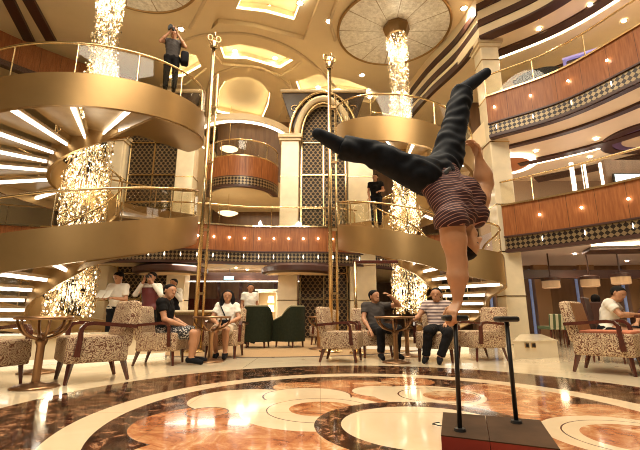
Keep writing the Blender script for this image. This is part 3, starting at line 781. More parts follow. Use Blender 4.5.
o = thing('lit_doorway', 'bright white-framed doorway in the back hall', 'doorway', ((d0.x + d1.x) / 2, 16.8, 0)); zt = d1.z
q = MB()
for x in (d0.x, d1.x): q.box((x, 16.8, zt / 2), (.14, .2, zt))
q.box(((d0.x + d1.x) / 2, 16.8, zt), (d1.x - d0.x + .14, .2, .14)); q.obj('frame', mat('white_frame', (.85, .8, .7), .4), o)
q = MB(); q.box(((d0.x + d1.x) / 2, 17.0, zt / 2), (d1.x - d0.x, .06, zt)); q.obj('recess', CREAM, o)
for k, py in enumerate((299, 308)):
    p = at(271, py, 16.6); o = thing('wall_lamp', ('upper' if k == 0 else 'lower') + ' of two small glowing shaded lamps in the white doorway', 'lamp', p)
    q = MB(); q.lathe(p, [(.14, -.14), (.10, .12)], 16); q.obj('lamp_shade', mat('shade_glow', (1, .8, .5), .6, emit=3, ecol=(1, .75, .4)), o)
    q = MB(); q.tube([p + V((0, 0, -.15)), p + V((0, .36, -.15))], .015, 6); q.obj('bracket', BRASS, o)
# lobby discs at deck 6 behind the rear balcony: small round lit bowl lamps on the soffits
for (px, py, Y), lab in (((229, 149, 17.6), 'round glowing ceiling lamp seen above the drum balcony front'), ((228, 213, 16.2), 'round glowing ceiling lamp under the drum balcony')):
    p = at(px, py, Y)
    o = thing('bowl_lamp', lab, 'lamp', p)
    q = MB(); q.lathe(p, [(0, -.12), (.25, -.09), (.42, 0), (.0, .03)], 24); q.obj('bowl', mat('bowl_glow', (1, .85, .6), .5, emit=1.6, ecol=(1, .82, .5)), o, smooth=True)
    zc = CZ if py < 190 else D7 - .74
    q = MB(); q.tube([p + V((0, 0, .02)), (p.x, p.y, zc)], .012, 6); q.obj('hanger', BRASS, o)
# ------------------------------------------------------------------ restaurant on the right
q = MB(); q.prism([(5.3, 14.0), (14.6, 14.0), (14.6, 14.3), (5.3, 14.3)], 0, D6 - .72); struct(q.obj('wall_restaurant', BROWNWALL))
for x in (6.2, 7.6, 9.2, 10.8, 12.4):
    q = MB(); q.box((x, 13.9, 1.25), (.5, .25, 2.5)); trim(q, mat('column_panel', (.30, .17, .09), .35) if 'column_panel' not in MATS else MATS['column_panel'])
    q = MB(); q.box((x - .32, 13.95, 1.2), (.07, .06, 2.2)); trim(q, mat('blue_glow_strip', (.3, .4, .7), .4, emit=.12, ecol=(.35, .45, .8)) if 'blue_glow_strip' not in MATS else MATS['blue_glow_strip'])
q = MB(); q.box((9.9, 11.9, 1.93), (9.2, .3, .24)); trim(q, DKBROWN)
q = MB(); q.band(spline([(6.6, 9.6), (7.8, 9.3), (9.2, 8.3), (10.2, 6.8)], 8), spline([(6.7, 9.75), (7.95, 9.5), (9.4, 8.5), (10.4, 6.9)], 8), D6 - .76, D6 - .71); trim(q, COVEEM)
q = MB(); q.band(spline([(6.9, 10.1), (8.2, 9.8), (9.8, 8.8), (10.8, 7.0)], 8), spline([(7.2, 10.9), (8.9, 10.6), (10.8, 9.3), (11.8, 7.2)], 8), D6 - .80, D6 - .70); trim(q, DKBROWN)
PENDM = mat('drum_shade', (.45, .28, .15), .6, emit=.1, ecol=(1, .66, .36))
for k, (px, py, Y) in enumerate(((551, 284, 11.2), (590, 282.5, 11.0), (621, 280, 10.8))):
    p = at(px, py, Y)
    o = thing('pendant_lamp', ('leftmost', 'middle', 'rightmost')[k] + ' of the three drum pendant lamps in the restaurant', 'lamp', p)
    q = MB(); q.lathe(p, [(.18, -.12), (.225, -.10), (.225, .10), (.215, .10), (.215, -.09)], 28); q.obj('drum_shade', PENDM, o, smooth=False)
    q = MB(); q.lathe(p, [(.24, .08), (.24, .16), (.1, .2)], 28); q.obj('dark_collar', DKBROWN, o)
    q = MB(); q.tube([p + V((0, 0, .16)), (p.x, p.y, D6 - .72)], .02, 6); q.obj('rod', DKBROWN, o)
    l = bpy.data.lights.new('pendant_bulb', 'POINT'); l.energy = 4; l.color = (1, .72, .42); l.shadow_soft_size = .1
    lo = bpy.data.objects.new('pendant_bulb', l); lo.location = p - V((0, 0, .25)); COL.objects.link(lo)
STR = None
m, t, b = nt('striped_green_fabric'); g = N(t); x, y, z = g.sep(g.new('TexCoord').outputs['Object'])
k = g.math('LESS_THAN', g.math('FRACT', g.math('MULTIPLY', x, 7)), .5)
t.links.new(g.mix(k, (.55, .50, .33), (.06, .09, .035)), b.inputs['Base Color']); STR = m
def diner_chair(lab, loc, rz, fab, grp=None, k=1.0):
    o = thing('dining_chair', lab, 'chair', loc, grp, world=False, rz=rz)
    q = MB(); q.box((0, 0, .45), (.46, .46, .08), bevel=.02); q.obj('seat', fab, o)
    q = MB(); q.box((0, -.22, .45 + .31 * k), (.44, .06, .56 * k), rx=.1, bevel=.02); q.obj('backrest', fab, o)
    for x in (-.19, .19):
        for y in (-.19, .19):
            q = MB(); q.tube([(x, y, .42), (x * 1.05, y * 1.05, 0)], .022, 6, r2=.015); q.obj('leg', WOODR, o)
for k, (px, lab) in enumerate(((545, 'leftmost of three green-striped dining chairs beside the restaurant entrance'), (556, 'middle one of three green-striped dining chairs beside the restaurant entrance'), (568, 'rightmost of three green-striped dining chairs beside the restaurant entrance'))):
    p = at(px, 330, 9.6); diner_chair(lab, (p.x + .42 + .24 * k, 10.05 + .40 * k, 0), .15 - .2 * k, STR, 'striped dining chairs', .55)
def dtable(lab, x, y, R=.45):
    o = thing('dining_table', lab, 'table', (x, y, 0), None, world=False)
    q = MB(); q.lathe((0, 0, 0), [(0, .70), (R - .02, .70), (R, .72), (R, .74), (0, .74)], 32); q.obj('top', WOODR, o)
    q = MB(); q.lathe((0, 0, 0), [(.26, 0), (.26, .03), (.05, .07), (.05, .7)], 20); q.obj('pedestal', DKBROWN, o)
dtable('dark restaurant table in front of the leaning diner', 5.35, 6.55, .5)
dtable('dark restaurant table behind, near the diner seen from behind', 7.0, 9.2)
diner_chair('dark dining chair at the right edge beyond the coral armchair', (5.9, 7.1, 0), 2.2, DKBROWN)
p = at(630, 317, 6.4)
for k, (dx, dy) in enumerate(((-.15, -.05), (.03, .07))):
    q = MB(); q.lathe((5.2 + dx, 6.5 + dy, .74), [(0, .004), (.03, .004), (.036, .10), (.033, .10), (.028, .01)], 14)
    tag(q.obj('drinking_glass', GLASS, base=(5.2 + dx, 6.5 + dy, .74)), ('left' if k == 0 else 'right') + ' of two small drinking glasses on the table of the leaning diner', 'glass')
# ------------------------------------------------------------------ decks on the right: rooms behind the balconies
q = MB(); q.prism([(6.0, 14.6), (14.6, 14.6), (14.6, 14.8), (6.0, 14.8)], D6, D7 - .72); struct(q.obj('wall_deck_middle', mat('deck_wall', (.42, .30, .20), .6)))
q = MB(); q.prism([(6.0, 14.6), (14.6, 14.6), (14.6, 14.8), (6.0, 14.8)], D7, 9.1); struct(q.obj('wall_deck_upper', BROWNWALL))
PANE = mat('lit_curtain', (1, .93, .85), .6, emit=2, ecol=(1, .90, .80))
for k, px in enumerate((574, 586, 604)):
    p = at(px, 184, 12.2)
    o = thing('lit_column', ('leftmost', 'middle', 'rightmost')[k] + ' of three narrow glowing columns on the middle deck', 'column', (p.x, 12.2, D6))
    q = MB(); q.box((p.x, 12.2, D6 + 1.2), (.09, .09, 2.4)); q.obj('lit_panel', PANE, o)
    q = MB(); q.box((p.x, 12.2, D6 + .05), (.22, .22, .1)); q.obj('foot', BRASS, o)
p = at(629, 182, 10.6)
o = thing('display_screen', 'pale blue lit screen on a wooden panel on the middle right deck', 'screen', (p.x, 10.7, D6))
zt = at(629, 160, 10.7).z
q = MB(); q.box((p.x + .05, 10.75, (D6 + zt) / 2), (1.15, .12, zt - D6)); q.obj('panel', BROWNWALL, o)
q = MB(); q.box(p, (.85, .06, .5), bevel=.01); f_ = q.obj('frame', BLACK, o)
q = MB(); q.box(p + V((0, -.035, 0)), (.78, .01, .43)); q.obj('lit_face', mat('screen_glow', (.6, .8, .9), .4, emit=1.6, ecol=(.65, .85, 1)), f_)
p = at(540, 195, 12.6)
o = thing('oval_ceiling_panel', 'oval orange ceiling panel with a white lit rim on the middle deck', 'ceiling panel', (p.x, 12.6, D7 - .74))
z = D7 - .74
pp = [V((0, 0, H)) + (at(px, py, 1) - V((0, 0, H))) * ((D7 - .76 - H) / (at(px, py, 1).z - H)) for px, py in ((516, 203),)]
q = MB(); q.lathe((6.3, 12.9, z), [(0, -.03), (.8, -.03)], 40); q.obj('orange_disc', mat('orange_panel', (.55, .20, .06), .4), o, recalc=False)
q = MB(); q.lathe((6.3, 12.9, z), [(.8, -.04), (1.0, -.04)], 40); q.obj('lit_rim', WHITEEM, o, recalc=False)
p = on_ceiling(640, 136, D7 - .72); p.x += .35
o = thing('oval_ceiling_panel', 'large dark and purple rimmed round ceiling recess at the right edge of the middle deck', 'ceiling panel', (p.x, p.y, D7 - .74))
q = MB(); q.lathe(p, [(.95, -.05), (1.25, -.05), (1.25, 0), (.95, 0), (.95, -.05)], 40); q.obj('dark_rim', DKBROWN, o)
q = MB(); q.lathe(p, [(.72, -.035), (.95, -.035)], 40); q.obj('purple_band', mat('purple_lacquer', (.12, .07, .16), .3), o, recalc=False)
q = MB(); q.lathe(p, [(0, -.03), (.72, -.03)], 40); q.obj('cream_disc', CREAM, o, recalc=False)
# upper right deck: bar counter and purple glow, dark round table/ sofa backs
p = at(600, 36, 9.2)
o = thing('bar_counter', 'dark bar counter with purple-lit top behind the upper right balcony', 'bar', (p.x, 9.3, D7))
q = MB(); q.box((p.x + .3, 9.5, D7 + .55), (1.8, .6, 1.1), rz=-.6, bevel=.05); q.obj('body', DKBROWN, o)
q = MB(); q.box((p.x + .3, 9.5, D7 + 1.13), (1.95, .75, .06), rz=-.6); q.obj('top', mat('purple_glow', (.35, .3, .6), .3, emit=.5, ecol=(.4, .35, .9)), o)
p = at(545, 74, 11.2)
o = thing('lounge_sofa', 'dark curved sofa back showing over the upper right balcony', 'sofa', (p.x, 11.6, D7))
q = MB(); q.band(circ((p.x, 11.6), .8, 190, 350, 14), circ((p.x, 11.6), .58, 190, 350, 14), D7 + .1, p.z); q.obj('curved_back', CHARC, o)
q = MB(); q.lathe((p.x, 11.6, D7), [(0, .42), (.58, .42), (.58, 0)], 24); q.obj('seat', CHARC, o)
# ------------------------------------------------------------------ ceiling downlights
def downlight(x, y, z, power=0, spread=1.9, r=.1):
    global DL
    o = thing('ceiling_downlight', 'small round recessed ceiling downlight glowing warm white', 'downlight', (x, y, z), 'recessed ceiling downlights')
    q = MB(); q.lathe((x, y, z), [(r, -.012), (r + .03, -.012), (r + .03, .0), (r, .0), (r, -.012)], 20); q.obj('trim_ring', BRASS, o)
    q = MB(); q.lathe((x, y, z), [(0, -.006), (r, -.006)], 16); q.obj('lamp_face', LAMPEM, o, recalc=False)
    if power:
        l = bpy.data.lights.new('downlight', 'SPOT'); l.energy = power; l.spot_size = spread; l.spot_blend = .8; l.color = (1, .84, .58); l.shadow_soft_size = .12
        lo = bpy.data.objects.new('downlight_lamp', l); lo.location = (x, y, z - .05); COL.objects.link(lo)
for px, py, z in ((269, 7, CZ + .5), (235, 51, CZ + .40), (275, 58, CZ + .40), (318, 87, CZ + .40), (329, 21, CZ), (330, 58, CZ), (362, 75, CZ), (464, 8, CZ), (181, 29, CZ), (300, 3, CZ), (370, 97, CZ)):
    p = on_ceiling(px, py, z); downlight(p.x, p.y, z, 350)
for px, py, z in ((538, 18, 9.08), (539, 29, 9.08), (590, 5, 9.08), (624, 21, 9.08), (536, 151, D7 - .74), (596, 139, D7 - .74), (590, 157, D7 - .74)):
    p = on_ceiling(px, py, z); downlight(p.x, p.y, z, 70, 2.4, .06)
for px, py in ((236, 268), (247, 270), (262, 273), (536, 267), (583, 266), (627, 261), (575, 254)):
    p = on_ceiling(px, py, D6 - .74)
    downlight(p.x, p.y, D6 - .735, 60, 2.4, .05)
# ------------------------------------------------------------------ people: distance-field bodies meshed with surface nets
def surfnet(v, org, h):
    s = v < 0; nx, ny, nz = v.shape
    cs = [(i, j, k) for i in (0, 1) for j in (0, 1) for k in (0, 1)]
    sl = lambda a, c: a[c[0]:nx - 1 + c[0], c[1]:ny - 1 + c[1], c[2]:nz - 1 + c[2]]
    cnt = sum(sl(s, c).astype(np.int8) for c in cs)
    mx_ = (cnt > 0) & (cnt < 8); I = np.argwhere(mx_); nV = len(I)
    idx = np.full(mx_.shape, -1, np.int64); idx[mx_] = np.arange(nV)
    val = {c: v[I[:, 0] + c[0], I[:, 1] + c[1], I[:, 2] + c[2]] for c in cs}
    ps = np.zeros((nV, 3)); n = np.zeros(nV)
    for a in cs:
        for ax in range(3):
            if a[ax]: continue
            b = list(a); b[ax] = 1; b = tuple(b)
            va, vb = val[a], val[b]; c = (va < 0) != (vb < 0)
            t_ = np.where(c, va / np.where(c, va - vb, 1), 0)
            q = np.array(a, float)[None] + t_[:, None] * (np.array(b, float) - np.array(a, float))[None]
            ps += q * c[:, None]; n += c
    vt = (I + ps / n[:, None]) * h + org
    fs = []
    for ax in range(3):
        u, w = [(1, 2), (2, 0), (0, 1)][ax]
        A = s; sh = [slice(None)] * 3; sh2 = [slice(None)] * 3; sh[ax] = slice(0, -1); sh2[ax] = slice(1, None)
        d = A[tuple(sh)].astype(np.int8) - A[tuple(sh2)].astype(np.int8)
        E = np.argwhere(d != 0)
        lim = np.array(mx_.shape)
        ok = (E[:, u] >= 1) & (E[:, w] >= 1) & (E[:, u] < lim[u]) & (E[:, w] < lim[w]) & (E[:, ax] < lim[ax]); E = E[ok]
        sg = d[E[:, 0], E[:, 1], E[:, 2]]
        def cell(du, dw):
            C = E.copy(); C[:, u] -= du; C[:, w] -= dw; return idx[C[:, 0], C[:, 1], C[:, 2]]
        Q = np.stack([cell(0, 0), cell(1, 0), cell(1, 1), cell(0, 1)], 1)
        Q[sg < 0] = Q[sg < 0][:, ::-1]; fs.append(Q)
    return vt, np.concatenate(fs)
def sdf_mesh(prims, h, k=.025, cuts=()):
    """prims: (a, b, ra, rb[, cutplanes]); each a rounded cone; smooth union; cuts: (point, normal) keep the side n.(p-point)<0"""
    P = np.array([[*p[0], *p[1]] for p in prims]); r = max(max(p[2], p[3]) for p in prims) + 4 * h + k
    lo = np.minimum(P[:, :3], P[:, 3:]).min(0) - r; hi = np.maximum(P[:, :3], P[:, 3:]).max(0) + r
    n = np.ceil((hi - lo) / h).astype(int) + 1
    v = np.full(n, 1.0, np.float32)
    ax = [lo[i] + h * np.arange(n[i]) for i in range(3)]
    for p in prims:
        a, b = np.array(p[0], float), np.array(p[1], float); m_ = max(p[2], p[3]) + k * 2 + 3 * h
        l = np.maximum(((np.minimum(a, b) - m_ - lo) / h).astype(int), 0); u = np.minimum(((np.maximum(a, b) + m_ - lo) / h).astype(int) + 2, n)
        X = ax[0][l[0]:u[0]][:, None, None]; Y = ax[1][l[1]:u[1]][None, :, None]; Z = ax[2][l[2]:u[2]][None, None, :]
        d = b - a; L2 = max(d @ d, 1e-9)
        t_ = np.clip(((X - a[0]) * d[0] + (Y - a[1]) * d[1] + (Z - a[2]) * d[2]) / L2, 0, 1)
        D = np.sqrt((X - a[0] - t_ * d[0]) ** 2 + (Y - a[1] - t_ * d[1]) ** 2 + (Z - a[2] - t_ * d[2]) ** 2) - (p[2] + (p[3] - p[2]) * t_)
        for c in (p[4] if len(p) > 4 else ()):
            D = np.maximum(D, (X - c[0][0]) * c[1][0] + (Y - c[0][1]) * c[1][1] + (Z - c[0][2]) * c[1][2])
        W = v[l[0]:u[0], l[1]:u[1], l[2]:u[2]]; kk = p[5] if len(p) > 5 else k
        hh = np.clip(.5 + .5 * (W - D) / kk, 0, 1)
        v[l[0]:u[0], l[1]:u[1], l[2]:u[2]] = W * (1 - hh) + D * hh - kk * hh * (1 - hh)
    X = ax[0][:, None, None]; Y = ax[1][None, :, None]; Z = ax[2][None, None, :]
    for c in cuts:
        v = np.maximum(v, (X - c[0][0]) * c[1][0] + (Y - c[0][1]) * c[1][1] + (Z - c[0][2]) * c[1][2])
    return surfnet(v, lo, h)
from mathutils import noise as mnoise
def sdf_obj(name, prims, h, m, parent, k=.025, cuts=(), wr=0, ws=14):
    vt, fs = sdf_mesh(prims, h, k, cuts)
    me = bpy.data.meshes.new(name); me.from_pydata(vt.tolist(), [], fs.tolist()); me.update()
    if wr:
        n_ = len(me.vertices); nn_ = np.empty(n_ * 3); me.vertices.foreach_get('normal', nn_); nn_ = nn_.reshape(-1, 3); p = vt * ws
        f1 = np.sin(p[:, 0] * 1.9 + 1.7 * np.sin(p[:, 2] * 1.3) + p[:, 1]) * np.sin(p[:, 2] * 2.6 + 1.4 * np.sin(p[:, 0] * 1.1 + p[:, 1] * 1.7))
        f2 = np.sin(p[:, 2] * 6.1 + 2.0 * np.sin(p[:, 0] * 2.3) + p[:, 1] * 3.1)
        vt = vt + nn_ * (wr * (.6 + .75 * f1 + .3 * f2))[:, None]; me.vertices.foreach_set('co', vt.ravel())
        me.update()
    return link(name, me, m, parent, None, True)
def perp(a, d):                              # component of a perpendicular to d, normalised
    q = a - d * a.dot(d); return q.normalized()
def hand(wr, d, nrm, curl, side, r=.0095, sc=1.0, spread=.012):
    """palm + four fingers + thumb; d along the hand, nrm out of the palm, side +1/-1 where the thumb leaves"""
    d = d.normalized(); nrm = perp(nrm, d); s_ = d.cross(nrm).normalized() * side; out = []
    kn = wr + d * .085 * sc
    for j in (-1.5, -.5, .5, 1.5): out.append((wr + s_ * j * .011, kn + s_ * j * .0195 * sc, .014, .012, (), .012))
    for j, ln in zip((1.5, .5, -.5, -1.5), (.070, .079, .074, .058)):
        a = kn + s_ * j * .0195 * sc; q = a; dd = (d + s_ * j * spread).normalized(); ang = 0
        for f_ in (.45, .32, .23):
            ang += curl * .62; e = dd * math.cos(ang) + nrm * math.sin(ang); nx_ = q + e * ln * f_ * sc * 1.05
            out.append((q, nx_, r, r * .93, (), .004)); q = nx_
    a = wr + d * .025 * sc + s_ * .022; q = a
    for f_, e in ((.045, (d * .55 + s_ * .75 + nrm * .25)), (.032, (d * .85 + s_ * .35 + nrm * (.2 + .5 * curl))), (.026, (d * .9 + s_ * .05 + nrm * (.2 + .6 * curl)))):
        e = e.normalized(); nx_ = q + e * f_ * sc; out.append((q, nx_, r * 1.25, r * 1.1, (), .008)); q = nx_
    return out
def head_prims(hc, f_, up):
    """hc: head centre; f_: facing; up: towards the crown"""
    x = f_.cross(up).normalized(); g_ = lambda a, b, c: hc + x * a + f_ * b + up * c
    o = [(g_(0, -.025, .035), g_(0, .02, .03), .088, .082, (), .03), (g_(0, .02, .0), g_(0, .045, -.075), .066, .040, (), .03),
         (g_(-.03, .03, -.03), g_(-.022, .055, -.075), .042, .026, (), .02), (g_(.03, .03, -.03), g_(.022, .055, -.075), .042, .026, (), .02),
         (g_(0, .092, .012), g_(0, .108, -.025), .010, .014, (), .012), (g_(-.012, .096, -.027), g_(.012, .096, -.027), .009, .009, (), .008),
         (g_(-.035, .086, .026), g_(.035, .086, .026), .012, .012, (), .012), (g_(-.02, .088, -.055), g_(.02, .088, -.055), .009, .009, (), .006), (g_(-.015, .084, -.068), g_(.015, .084, -.068), .010, .010, (), .008)]
    for s_ in (-1, 1): o.append((g_(s_ * .085, -.005, .02), g_(s_ * .09, -.012, -.025), .014, .011, (), .006))
    return o, g_
def person(name, label, loc, rz, J, look, h=.013, group=None):
    """J: joints in a local frame (facing +y, right hand +x); look: clothing"""
    o = thing(name, label, 'person', loc, group)
    M = Matrix.Translation(loc) @ Matrix.Rotation(rz, 4, 'Z')
    T = lambda p: M @ V(p)
    R3 = M.to_3x3()
    return build_person(o, {k: T(p) for k, p in J.items() if not k.startswith('_')}, {k: R3 @ V(p) for k, p in J.items() if k.startswith('_')}, look, h)
def build_person(o, j, dr, look, h):
    w = look.get('build', 1.0)
    hipc = (j['lhip'] + j['rhip']) / 2; shc = (j['lsh'] + j['rsh']) / 2
    face = dr['_face'].normalized(); up = perp(j['head'] - j['neck'], face) if '_up' not in dr else dr['_up'].normalized()
    def torso(e=0, arms=1):
        a = shc.lerp(hipc, .32); wst = shc.lerp(hipc, .68)
        out = [(hipc, wst, .10 * w + e, .098 * w + e), (wst, a, .098 * w + e, .112 * w + e), (a, shc.lerp(hipc, .08), .112 * w + e, .08 * w + e),
               (j['lhip'], j['rhip'], .098 * w + e, .098 * w + e), (j['lsh'], j['rsh'], .058 * w + e, .058 * w + e)]
        for s_ in 'lr':
            out.append((j[s_ + 'sh'].lerp(shc, .35) .lerp(hipc, .12), j[s_ + 'hip'].lerp(hipc, .25).lerp(shc, .2), .082 * w + e, .082 * w + e))
        return out
    body = torso(); shirt = torso(.014); 
    if look.get('belly'):
        b_ = hipc.lerp(shc, .4) + dr['_front'] * .06; body.append((b_, b_, .115, .115)); shirt.append((b_, b_, .13, .13))
    for c_, r_ in look.get('bulk', ()): body.append((c_, c_, r_, r_)); shirt.append((c_, c_, r_ + .015, r_ + .015))
    body.append((shc, j['head'] - up * .03, .062, .052))
    hp, gl_ = head_prims(j['head'], face, up); body += hp
    trous = [(p[0], p[1], p[2] + .013, p[3] + .013) for p in torso()[:1] + torso()[3:4]]
    for s_ in 'lr':
        sh, el, wr = j[s_ + 'sh'], j[s_ + 'el'], j[s_ + 'wr']; hi, kn, an, to = j[s_ + 'hip'], j[s_ + 'kn'], j[s_ + 'an'], j[s_ + 'to']
        ak = w * look.get('arm', 1); body += [(sh, sh.lerp(el, .45), .052 * ak, .048 * ak), (sh.lerp(el, .45), el, .048 * ak, .036 * ak), (el, el.lerp(wr, .35), .037 * ak, .039 * ak), (el.lerp(wr, .35), wr, .039 * ak, .026)]
        body += [(hi, kn, .088 * w, .055 * w), (kn, kn.lerp(an, .35), .055 * w, .056 * w), (kn.lerp(an, .35), an, .056 * w, .036), (an, to, .036, .026), (an, an - (to - an).normalized() * .03 + (an - kn).normalized() * .03, .034, .034)]
        hd = dr.get('_%shand' % s_, (wr - el)).normalized(); hn = dr.get('_%spalm' % s_, V((0, 0, -1)))
        body += hand(wr, hd, hn, look.get('curl', .5), 1 if s_ == 'l' else -1, max(.0095, h * .82))
        sl = look.get('sleeve', .45)
        if sl <= 1:
            c = sh.lerp(el, sl); n_ = (el - sh).normalized(); shirt.append((sh, el, .066 * ak, .062 * ak, ((c, n_),)))
        else:
            c = el.lerp(wr, sl - 1); n_ = (wr - el).normalized(); shirt += [(sh, el, .066 * w, .052 * w), (el, wr, .052 * w, .040, ((c, n_),))]
        lg = look.get('leg', 1.92)
        if lg <= 1:
            c = hi.lerp(kn, lg); n_ = (kn - hi).normalized(); trous.append((hi, kn, .108 * w, .088 * w, ((c, n_),)))
        else:
            c = kn.lerp(an, lg - 1); n_ = (an - kn).normalized(); fl_ = look.get('flare', 0)
            bg_ = look.get('baggy', 1); trous += [(hi, kn, .104 * w * bg_, .073 * w * bg_), (kn, an, .073 * w * bg_, .058 + fl_, ((c, n_),))]
    up_t = (shc - hipc).normalized()
    sdf_obj('body', body, h, look.get('skin', SKIN), o, .022)
    hx = (j['rhip'] - j['lhip']).normalized(); up_t = (up_t - hx * up_t.dot(hx)).normalized()
    hem = hipc + up_t * look.get('hem', .0); sdf_obj('shirt', shirt, h, look['shirt'], o, .02, [(hem, -up_t)] if not look.get('dress') else (), look.get('wr', .005))
    wt = hipc + up_t * look.get('waist', .06); sdf_obj('trousers' if look.get('leg', 1.9) > 1 else 'shorts', trous, h, look['trousers'], o, .02, [(wt, up_t)], look.get('wrt', .006), 11)
    if look.get('belt'):
        sdf_obj('belt', [(p[0], p[1], p[2] + .022, p[3] + .022) for p in torso()[:1] + torso()[3:4]], h * .8, look['belt'], o, .02, [(wt, up_t), (wt - up_t * .035, -up_t)])
    sk = look.get('shk', 1)
    for s_ in 'lr':
        an, to = j[s_ + 'an'], j[s_ + 'to']; kn = j[s_ + 'kn']; dn = (an - kn).normalized()
        heel = an - (to - an).normalized() * .035 + dn * .025
        sdf_obj('shoe', [(an + dn * .01, heel, .047 * sk, .043 * sk), (heel, to, .045 * sk, .036 * sk), (an + dn * .01, an.lerp(to, .6), .047 * sk, .040 * sk)], h, look.get('shoes', CHARC), o, .015, [(an - dn * .02, -dn)])
    # hair: a cap around the skull, cut away from the face
    hr = look.get('hairm', HAIR)
    if hr:
        hl = [(gl_(0, -.03, .038), gl_(0, .014, .038), .094, .0875)]
        for s_ in (-1, 1): hl.append((gl_(s_ * .05, -.03, .02), gl_(s_ * .05, -.035, -.02), .046, .04))
        cuts = [(gl_(0, .045, .045), (face * .70 - up * .70).normalized())]
        if look.get('long'):
            for s_ in (-1, 1): hl += [(gl_(s_ * .072, -.02, .06), gl_(s_ * .098, -.005, -.06), .036, .042), (gl_(s_ * .098, -.005, -.06), gl_(s_ * .10, .02, -.17), .042, .035)]
            hl.append((gl_(0, -.07, 0), gl_(0, -.08, -.16), .075, .07)); cuts = []
            hl = [(*p, ((gl_(0, .045, .045), (face * .7 - up * .7).normalized()),)) if i < 1 else p for i, p in enumerate(hl)]
        sdf_obj('hair', hl, h * .8, hr, o, .008, cuts)
    if look.get('beard'):
        sdf_obj('beard', [(gl_(-.055, .03, -.035), gl_(0, .062, -.088), .030, .028), (gl_(.055, .03, -.035), gl_(0, .062, -.088), .030, .028)], h * .8, HAIR, o, .01, [(gl_(0, 0, -.048), up)])
    for s_ in (-1, 1):
        q = MB(); q.ball(gl_(s_ * .033, .087, .006), .011, (1, .8, .7), 10, 6); q.obj('eye', BLACK, o, smooth=True)
    if look.get('vest'):
        vs = [(p[0], p[1], p[2] + .012, p[3] + .012) for p in shirt[:7]]
        sdf_obj('waistcoat', vs, h, look['vest'], o, .02, [(hem - up_t * .04, -up_t), (shc - up_t * .02, up_t)])
    return o, gl_
def seat_pose(**k):
    J = dict(lhip=(-.09, -.02, .56), rhip=(.09, -.02, .56), lsh=(-.175, -.13, .97), rsh=(.175, -.13, .97), neck=(0, -.125, 1.02), head=(0, -.08, 1.14),
             lel=(-.24, .02, .74), rel=(.24, .02, .74), lwr=(-.15, .24, .66), rwr=(.15, .24, .66), lkn=(-.13, .42, .53), rkn=(.13, .42, .53),
             lan=(-.12, .44, .09), ran=(.12, .44, .09), lto=(-.14, .60, .04), rto=(.14, .60, .04), _face=(0, 1, 0), _front=(0, 1, 0))
    J.update(k); return {a: ((b[0], b[1], b[2] - .055 * min(1, b[2] / .5)) if not a.startswith('_') and b[2] > .2 else b) for a, b in J.items()}
def stand_pose(s=1.0, **k):
    J = dict(lhip=(-.09, 0, .92), rhip=(.09, 0, .92), lsh=(-.18, 0, 1.40), rsh=(.18, 0, 1.40), neck=(0, 0, 1.46), head=(0, .02, 1.60),
             lel=(-.24, -.01, 1.12), rel=(.24, -.01, 1.12), lwr=(-.24, .1, .88), rwr=(.24, .1, .88), lkn=(-.10, .01, .49), rkn=(.10, .01, .49),
             lan=(-.10, -.02, .08), ran=(.10, -.02, .08), lto=(-.12, .14, .035), rto=(.12, .14, .035), _face=(0, 1, 0), _front=(0, 1, 0))
    J.update(k)
    return {a: (tuple(x * s for x in b) if not a.startswith('_') else b) for a, b in J.items()}
NAVY = mat('navy_trousers', (.006, .007, .010), .7, noise=.4, nscale=20, bump=.25)
NAVYSH = mat('navy_shoe', (.012, .014, .02), .7)
BLKSH = mat('black_shirt', (.007, .006, .006), .8); GREYT = mat('grey_tshirt', (.06, .05, .045), .8)
WHITESH = mat('white_shirt', (.80, .74, .64), .75); REDV = mat('burgundy_waistcoat', (.13, .02, .02), .6)
DENIM = mat('dark_denim', (.010, .009, .010), .8, noise=.3, nscale=40); CRMSH = mat('cream_shorts', (.62, .5, .36), .8)
m, t, b = nt('printed_shorts'); g = N(t); n = g.noise(g.new('TexCoord').outputs['Object'], 45, 2)
t.links.new(g.ramp(n, [(0, (.02, .02, .025)), (.55, (.5, .46, .42))], True), b.inputs['Base Color']); b.inputs['Roughness'].default_value = .8; PRINT = m
def stripes(nm, ax_, period, ca, cb, frac=.5, off=0):
    m, t, b = nt(nm); g = N(t); d = g.new('VectorMath', operation='DOT_PRODUCT')
    t.links.new(g.new('TexCoord').outputs['Object'], d.inputs[0]); d.inputs[1].default_value = tuple(ax_)
    k = g.math('LESS_THAN', g.math('FRACT', g.math('ADD', g.math('MULTIPLY', d.outputs['Value'], 1 / period), off)), frac)
    t.links.new(g.mix(k, ca, cb), b.inputs['Base Color']); b.inputs['Roughness'].default_value = .8; return m
STRT = stripes('pink_grey_stripes', (0, 0, 1), .055, (.55, .42, .36), (.16, .11, .11))
def camera_prop(lab, p, f_, sz=1.0):
    o = thing('photo_camera', lab, 'camera', p)
    rz = math.atan2(f_.y, f_.x) - PI / 2
    q = MB(); q.box(p, (.13 * sz, .05 * sz, .09 * sz), rz=rz, bevel=.01); q.obj('camera_body', BLACK, o)
    q = MB(); q.tube([p + f_ * .02, p + f_ * .11 * sz], .036 * sz, 14); q.obj('lens', BLACK, o)
    q = MB(); q.box(p + V((0, 0, .055 * sz)), (.05 * sz, .045 * sz, .03 * sz), rz=rz, bevel=.005); q.obj('viewfinder', BLACK, o)
